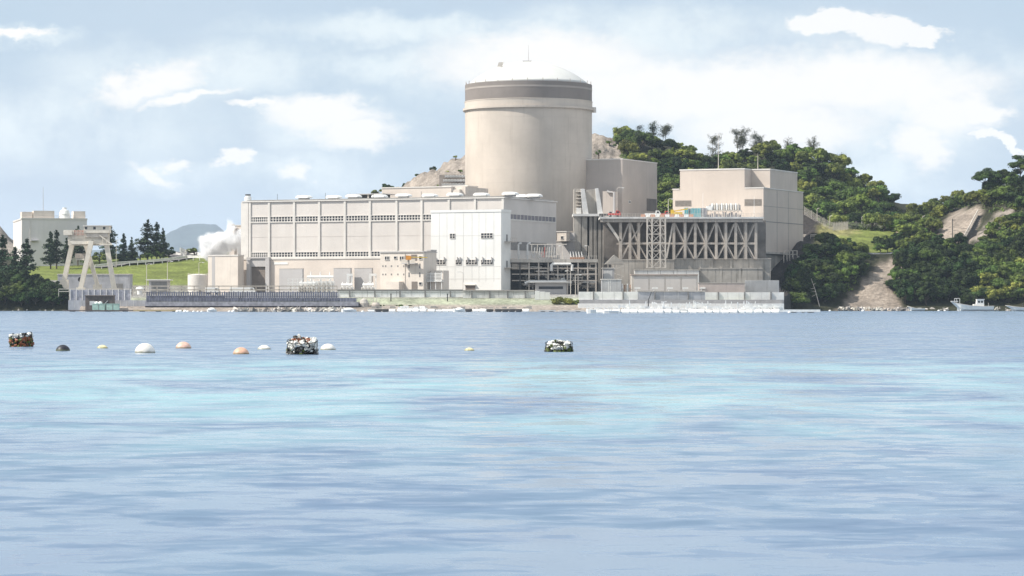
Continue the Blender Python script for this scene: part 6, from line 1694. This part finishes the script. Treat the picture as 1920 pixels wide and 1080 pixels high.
# ------------------------------------------------------------------ boats at the right
def fishing_boat(px0, px1, Y, label, cabin=True, hgt=1.5):
    x0, x1 = X(px0, Y), X(px1, Y); L = x1 - x0
    o = empty('fishing_boat', (x0 + L / 2, Y, 0), label, 'boat')
    secs = [(-.5, .06, 1.9), (-.42, .7, 1.75), (-.28, 1.25, 1.45), (-.05, 1.5, 1.1), (.25, 1.5, .95), (.5, 1.3, 1.0)]
    v = []; f = []
    for (t_, hw, zt_) in secs:
        zt_ *= hgt; kx = (t_ + (.14 if t_ < -.3 else 0)) * L
        v += [(t_ * L, -hw, zt_), (kx * .98, -hw * .75, zt_ * .35), (kx, -.05, -.3), (kx * .98, hw * .75, zt_ * .35), (t_ * L, hw, zt_)]
    for i in range(len(secs) - 1):
        for k in range(4): a = i * 5 + k; f.append((a, a + 1, a + 6, a + 5))
    f.append((25, 26, 27, 28, 29))
    f += [(i * 5, i * 5 + 5, i * 5 + 9, i * 5 + 4) for i in range(5)]
    MB().poly(v, f).build('hull', M_WHITE2, o)
    m = MB()
    for i in range(5):
        for sg in (0, 4): a, b = Vector(v[i * 5 + sg]), Vector(v[i * 5 + 5 + sg]); m.beam(a + Vector((0, 0, .06)), b + Vector((0, 0, .06)), .14, .14)
    m.build('gunwale', M_STEELP, o)
    if cabin:
        zc_2 = 1.0 * hgt
        MB().prism([(.02 * L, zc_2 - .1), (.02 * L, zc_2 + .6), (.09 * L, zc_2 + .7), (.10 * L, zc_2 + 2.1), (.26 * L, zc_2 + 2.1), (.27 * L, zc_2 - .1)], -1.0, 1.0).build('cabin', M_WHITE, o)
        MB().box(.09 * L, .28 * L, -1.15, 1.15, zc_2 + 2.1, zc_2 + 2.25).build('cabin_roof', M_WHITE2, o)
        m = MB(); m.box(.12 * L, .17 * L, -1.03, -1.001, zc_2 + 1.1, zc_2 + 1.7); m.box(.19 * L, .24 * L, -1.03, -1.001, zc_2 + 1.1, zc_2 + 1.7); m.build('cabin_window', M_GLASS, o)
        MB().box(-.5 * L, -.34 * L, -.8, .8, 1.9 * hgt + .1, 1.9 * hgt + .3).build('bow_platform', M_WHITE2, o)
        m = MB()
        for t_ in (-.42, -.37, -.3): m.tube([(t_ * L, -.6, 1.6 * hgt), (t_ * L, -.6, 1.9 * hgt + 1.1)], .06, 5)
        m.tube([(-.42 * L, -.6, 1.9 * hgt + 1.1), (-.3 * L, -.6, 1.9 * hgt + 1.1)], .06, 5); m.build('bow_rail', M_WHITE2, o)
        MB().tube([(.38 * L, 0, .9 * hgt), (.38 * L, 0, .9 * hgt + 1.2)], .1, 6).build('mooring_post', M_STEELB, o)
    else:
        MB().box(.1 * L, .3 * L, -.6, .6, .9 * hgt, 1.3 * hgt).build('engine_box', M_WHITE2, o)
    return o
fishing_boat(1783, 1863, 925, 'white fishing boat with a raised bow and small cabin under the right shore trees')
fishing_boat(1701, 1734, 930, 'small low white boat moored left of the cabin boat', False, .75)
b = fishing_boat(1885, 1965, 915, 'white boat cut by the right edge of the picture', False, .9)
MB().tube([(-.1 * 13, 0, .8), (-.1 * 13, 0, 2.6)], .14, 6).build('post', M_DARK, b)

# ------------------------------------------------------------------ right hillside furniture
def sloping_wall(pts_px, Y, hgt_px, label):
    o = empty('retaining_wall', tuple(PT(pts_px[0][0], pts_px[0][1], Y)), label, 'retaining wall'); o0 = PT(pts_px[0][0], pts_px[0][1], Y)
    m = MB()
    for (a, b), (c, d) in zip(pts_px[:-1], pts_px[1:]):
        p, q_ = PT(a, b, Y) - o0, PT(c, d, Y) - o0; h_ = hgt_px * Y / F
        m.poly([(p.x, 0, p.z - h_), (q_.x, 0, q_.z - h_), (q_.x, 1, q_.z - h_), (p.x, 1, p.z - h_), (p.x, 0, p.z), (q_.x, 0, q_.z), (q_.x, 1, q_.z), (p.x, 1, p.z)],
               [(0, 3, 2, 1), (4, 5, 6, 7), (0, 1, 5, 4), (1, 2, 6, 5), (2, 3, 7, 6), (3, 0, 4, 7)])
    m.build('wall', M_CONCB, o)
    m = MB()
    for k in range(7):
        a = 1618 + k * 11; 
        p = PT(a, 474, Y) - o0; m.box(p.x - .06, p.x + .06, -.08, -.002, p.z - 4, p.z + .2)
    m.build('joint', M_LOUV, o); return o
sloping_wall([(1612, 470), (1630, 474), (1660, 475), (1700, 470)], 981, 24, 'curved grey concrete retaining wall above the bare sandy slope')
def gl(px, py, y0=984, y1=1200):
    h = raymarch(px, py, y0, y1, .5); return Vector((h[0], h[1], h[2])) if h is not None else PT(px, py, 1060)
pts = [gl(*p) for p in ((1508, 404), (1522, 412), (1545, 424), (1562, 432), (1590, 430), (1620, 431), (1650, 432), (1690, 438), (1722, 440))]
def mesh_fence(pts, label, h_=2.6, name='mesh_fence'):
    o = empty(name, tuple(pts[0]), label, 'fence'); o0 = pts[0]; pm = MB(); m = MB()
    for a, b in zip(pts[:-1], pts[1:]):
        n = max(1, int((b - a).length / 3.0))
        for k in range(n):
            p, q_ = a.lerp(b, k / n) - o0, a.lerp(b, (k + 1) / n) - o0
            MB().box(p.x - .07, p.x + .07, p.y - .07, p.y + .07, p.z - .5, p.z + h_ + .4).build('post', M_STEELP, o)
            for j in range(9): m.beam(p + Vector((0, 0, h_ * j / 8)), q_ + Vector((0, 0, h_ * j / 8)), .05)
            for j in range(6): t_ = p.lerp(q_, j / 6); m.beam(t_, t_ + Vector((0, 0, h_)), .05)
    m.build('mesh', M_STEELP, o); return o
mesh_fence(pts, 'pale wire mesh fence running down and along the foot of the wooded hill')
for i, px in enumerate((1532, 1556, 1616, 1628, 1640, 1664, 1686, 1730)):
    p = gl(px, 428 if px > 1550 else 414); o = empty('floodlight_pole', tuple(p), ['first', 'second', 'third', 'fourth', 'fifth', 'sixth', 'seventh', 'last'][i] + ' pale lamp pole from the left along the mesh fence below the wooded hill', 'street lamp', 'lamp poles along the mesh fence')
    MB().tube([(0, 0, -1), (0, 0, 4.2)], .1, 5).build('pole', M_STEELP, o); MB().tube([(0, 0, 4.2), (.8, 0, 4.5)], .1, 5).build('lamp_head', M_STEELP, o)
# heap of pale rubble
p = gl(1688, 440); m = MB(); lump(m, (0, 0, 0), 1.7, 1.1, 2, 9); lump(m, (1.2, -.3, -.5), 1.2, .9, 5, 8); o = m.build('rubble_heap', mat('pale_rubble', (.62, .48, .36), .9, .2, 1, bump=.1), None, False, tuple(p + Vector((0, 0, .6)))); tag(o, 'heap of pale orange rubble beside the mesh fence', 'heap')
o = empty('utility_pole', tuple(gl(1786, 462, 960, 1100)), 'dark utility pole with wires in front of the bare earth slope', 'pole')
zz_ = o.location.z; h_ = Z(410, o.location.y) - zz_
MB().tube([(0, 0, -3), (0, 0, h_)], .2, 6, .13).build('pole', M_DARK, o); MB().box(-.2, 1.0, -.1, .1, h_ - .6, h_ - .4).build('crossarm', M_DARK, o)
m = MB()
for dzz in (-2.8, -4.0):
    m.tube([(0, 0, h_ + dzz), (9, 3, h_ + dzz - 1.2), (18, 6, h_ + dzz - 1.1), (28, 8, h_ + dzz - .2)], .05, 4)
m.build('wire', M_DARK, o)
# stair channel up the slope
pts = [gl(a, b, 985, 1130) for a, b in ((1800, 476), (1806, 462), (1812, 450), (1820, 436), (1828, 420), (1836, 406))]
o = empty('slope_stairs', tuple(pts[0]), 'steep dark stairway with a pale railing climbing beside the bare earth slope', 'stairs'); m = MB(); m2 = MB()
for a, b in zip(pts[:-1], pts[1:]):
    n = max(3, int((b - a).length / 1.2))
    for k in range(n):
        p = a.lerp(b, k / n) - pts[0]; m.box(p.x - .2, p.x + 3.2, p.y - .7, p.y + .7, p.z - 1, p.z + .9)
        m2.box(p.x - .45, p.x - .3, p.y - .1, p.y + .1, p.z, p.z + 2.4)
    m2.beam(a - pts[0] + Vector((-.4, 0, 2.4)), b - pts[0] + Vector((-.4, 0, 2.4)), .2)
m.build('steps', M_DARK, o); m2.build('railing', M_STEELP, o)
# steel rack on the dark slope, railing lines
o = empty('steel_rack', tuple(PT(1482, 486, 968)), 'small open steel frame standing on the dark spoil slope', 'frame'); s9 = 968 / F; m = MB()
for x in (-12, -6, -1, 5, 13):
    for y in (0, 2): m.beam((x * s9, y, -1.5), (x * s9, y, 16 * s9), .18)
for z in (16 * s9, 9 * s9): m.beam((-12 * s9, 0, z), (13 * s9, 0, z), .18); m.beam((-12 * s9, 2, z), (13 * s9, 2, z), .18)
m.build('frame', M_STEELP, o); MB().box(13 * s9 + .1, 21 * s9, 0, 1.5, .4, .9).build('shelf', M_CONCL, o)
pts = [gl(a, b, 950, 1100) + Vector((0, 0, .3)) for a, b in ((1498, 448), (1520, 448), (1545, 447))]
rail_fence(pts, 'pale handrail crossing the dark spoil slope', 1.0, 3.0, 'handrail', M_STEELP, th=.12)

# rocky hill grids (slope reinforcement frames) beside the containment
for (px0, px1, py0, py1, lb) in ((828, 872, 333, 348, 'white lattice of slope beams on the rocky hill left of the containment'),):
    Yg = 1112; s0 = Yg / F; o = empty('slope_lattice', tuple(PT(px0, py1, Yg)), lb, 'slope lattice'); m = MB()
    for i in range(3):
        for k in range(9):
            x = k * 5.5 * s0 + i * .6; z = i * 1.6; y = i * .8 + 1
            m.beam((x, y, z), (x + 1.1, y + .4, z + .8), .3); m.beam((x + 1.1, y + .4, z), (x, y, z + .8), .3)
        m.beam((i * .6, i * .8 + 1, i * 1.6 + .4), (8.6, i * .8 + 1, i * 1.6 + .4), .14)
    m.build('beams', M_CONCL, o)
    MB().box(-1, 9, 3.4, 3.8, -1, 4.2).build('slope_face', mat('shotcrete', (.34, .29, .25), .9, .2, .5), o)

# ------------------------------------------------------------------ floats near the camera
def zfloat(px, py_w, w_px, hfrac, m_, label, name='buoy'):
    """spherical float; its waterline row gives the distance"""
    Y = CH * F / (py_w - HZ); Rr = w_px / F * Y / 2; x = X(px, Y)
    o = empty(name, (x, Y, 0), label, 'buoy', 'round floats of the mooring lines')
    m = MB(); prof = []; n = 14; off = Rr * (hfrac - 1)
    for k in range(n + 1):
        th = math.pi * k / n; prof.append((max(.004, Rr * 1.02 * math.sin(th)), off - Rr * math.cos(th) * .98))
    m.lathe(prof, 28); m.build('body', m_, o, True)
    a = Vector((.75, -.45, -.1)).normalized() * Rr
    MB().tube([(a.x, a.y, off + a.z), (a.x * 1.12, a.y * 1.12, off + a.z * 1.1)], .05, 8).build('lug', m_, o)
    m = MB()
    m.tube([(a.x * 1.05, a.y * 1.05, off + a.z), (a.x * 1.4, a.y * 1.4, -.02), (a.x * 1.8, a.y * 1.5, -.3)], .018, 5); m.build('rope', M_DARK, o)
    return o
def mfloat(name, c, c2): return mat(name, c, .5, .12, 3.0, .5, col2=c2, stain=tuple(x * .5 for x in c))
MW = mfloat('weathered_white_float', (.74, .68, .60), (.82, .80, .76)); MO = mfloat('faded_orange_float', (.70, .38, .25), (.76, .46, .32)); MP = mfloat('faded_pink_float', (.72, .44, .34), (.78, .52, .42))
MY = mfloat('faded_yellow_float', (.72, .62, .32), (.78, .7, .42)); MBk = mfloat('black_float', (.012, .013, .02), (.02, .022, .035))
zfloat(118, 657.5, 27, .85, MBk, 'black round float low in the water near the left edge')
zfloat(192, 653, 24, .55, MY, 'small pale yellow float right of the black one')
zfloat(272, 661.5, 38, .98, MW, 'largest white round float, right of the small yellow one')
zfloat(344, 653, 30, .85, MP, 'pinkish orange float behind and right of the largest white one')
zfloat(452, 664, 31, .85, MO, 'orange round float left of the shell-crusted middle basket float')
zfloat(495.5, 655, 28, .60, MW, 'flat white float between the orange float and the middle basket float')
zfloat(615, 656, 30, .80, MW, 'white float just right of the middle basket float')
zfloat(880, 657.5, 22, .55, MY, 'small yellow float alone in the middle of the water')
def shell_mat(nm, c): return mat(nm, c, .6, .25, 6.0)
SHM = {'white': shell_mat('shell_white', (.78, .77, .72)), 'rust': shell_mat('crust_rust', (.30, .10, .045)), 'olive': shell_mat('weed_olive', (.11, .14, .03)), 'black': shell_mat('wet_black', (.015, .015, .013)), 'grey': shell_mat('shell_grey', (.28, .28, .27))}
def basket(px, py_w, w_px, h_px, label, seed, tilt, pick, taper=.95, hollow=False, lean=0.0):
    Y = CH * F / (py_w - HZ); x = X(px, Y); Rr = w_px / F * Y / 2; H_ = h_px / F * Y; r = random.Random(seed)
    o = empty('basket_float', (x, Y, 0), label, 'float'); o.rotation_euler = (lean, tilt, 0)
    MB().lathe([(Rr * .80, -.25), (Rr * .84, 0), (Rr * .80 * taper, H_ * .82), (Rr * .6 * taper, H_ * .80 if hollow else H_ * .93), (.01, H_ * .76 if hollow else H_ * .95)], 26).build('drum', SHM['black'], o)
    groups = {}
    n = 300
    for k in range(n):
        if k < n * .7:
            a = r.uniform(0, 6.283); z = r.uniform(-.03, 1.0) * H_ * (1 + .08 * math.sin(a * 3 + seed)); q_ = Rr * (.9 * (1 - (1 - taper) * z / H_)); p = (q_ * math.cos(a), q_ * math.sin(a), z); top = z / H_
        else:
            a = r.uniform(0, 6.283); q_ = Rr * taper * math.sqrt(r.random()) * .88; p = (q_ * math.cos(a), q_ * math.sin(a), H_ * (.9 if not hollow or q_ > Rr * .6 else .78)); top = 1.1
        c = pick(r, top, q_ / Rr)
        m = groups.setdefault(c, MB()); lump(m, p, r.uniform(.06, .12), r.uniform(.6, 1), r.random() * 9, 6)
    for c, m in groups.items():
        m.build({'white': 'pale_shells', 'rust': 'rusty_crust', 'olive': 'green_weed', 'black': 'wet_mussels', 'grey': 'grey_shells'}[c], SHM[c], o)
    m = MB()
    for k in range(9):
        a0 = 6.283 * k / 9
        for sg in (1, -1):
            pts = [(Rr * .96 * math.cos(a0 + sg * t_ * .9), Rr * .96 * math.sin(a0 + sg * t_ * .9), H_ * t_ * .96) for t_ in (0, .33, .66, 1)]
            m.tube(pts, .007, 4)
    for zf in (.02, .97): m.tube([(Rr * .95 * math.cos(6.283 * k / 24), Rr * .95 * math.sin(6.283 * k / 24), H_ * zf) for k in range(25)], .012, 5)
    m.build('net', M_NETF, o)
    return o
basket(40.5, 650, 43, 23, 'tilted basket float with a white rim and rusty sides at the far left', 1, -.10,
       lambda r, t, q: ('white' if r.random() < .85 else 'black') if .80 < t < 1.0 else ('black' if t >= 1.0 else r.choice(['rust', 'rust', 'rust', 'black', 'olive'] if r.random() > .05 else ['white'])), 1.0)
basket(567, 664.5, 60, 27, 'largest basket float, crusted with white shells and a rusty hollow top, in the middle left', 2, .0,
       lambda r, t, q: (r.choice(['rust', 'rust', 'black', 'white']) if t >= 1.0 and q < .75 else ('white' if (t > .5 and r.random() < .9) else r.choice(['grey', 'black', 'black', 'white', 'olive'] if t > .3 else ['olive', 'black', 'black', 'grey']))), .86, True, .2)
basket(1048, 659.5, 54, 17, 'low basket float with a white top and green weedy foot, right of the middle', 3, .0,
       lambda r, t, q: ('black' if t >= 1.0 and q < .55 else 'white') if t > .5 and r.random() < .85 else r.choice(['olive', 'olive', 'black']), .70, True, .16)

# ------------------------------------------------------------------ air
def mat_haze():
    m = bpy.data.materials.new('haze_volume'); m.use_nodes = True; t = NT(m.node_tree)
    o = t.n('ShaderNodeOutputMaterial'); v = t.n('ShaderNodeVolumePrincipled'); t.t.links.new(v.outputs[0], o.inputs['Volume'])
    v.inputs['Color'].default_value = (0.76, 0.87, 1.0, 1); v.inputs['Density'].default_value = HAZE
    return m
HAZE = 0.000042
if HAZE > 0:
    hz = MB().box(-7200, 7200, -400, 15800, -9, 470).build('haze', mat_haze()); tag(hz, kind='stuff')
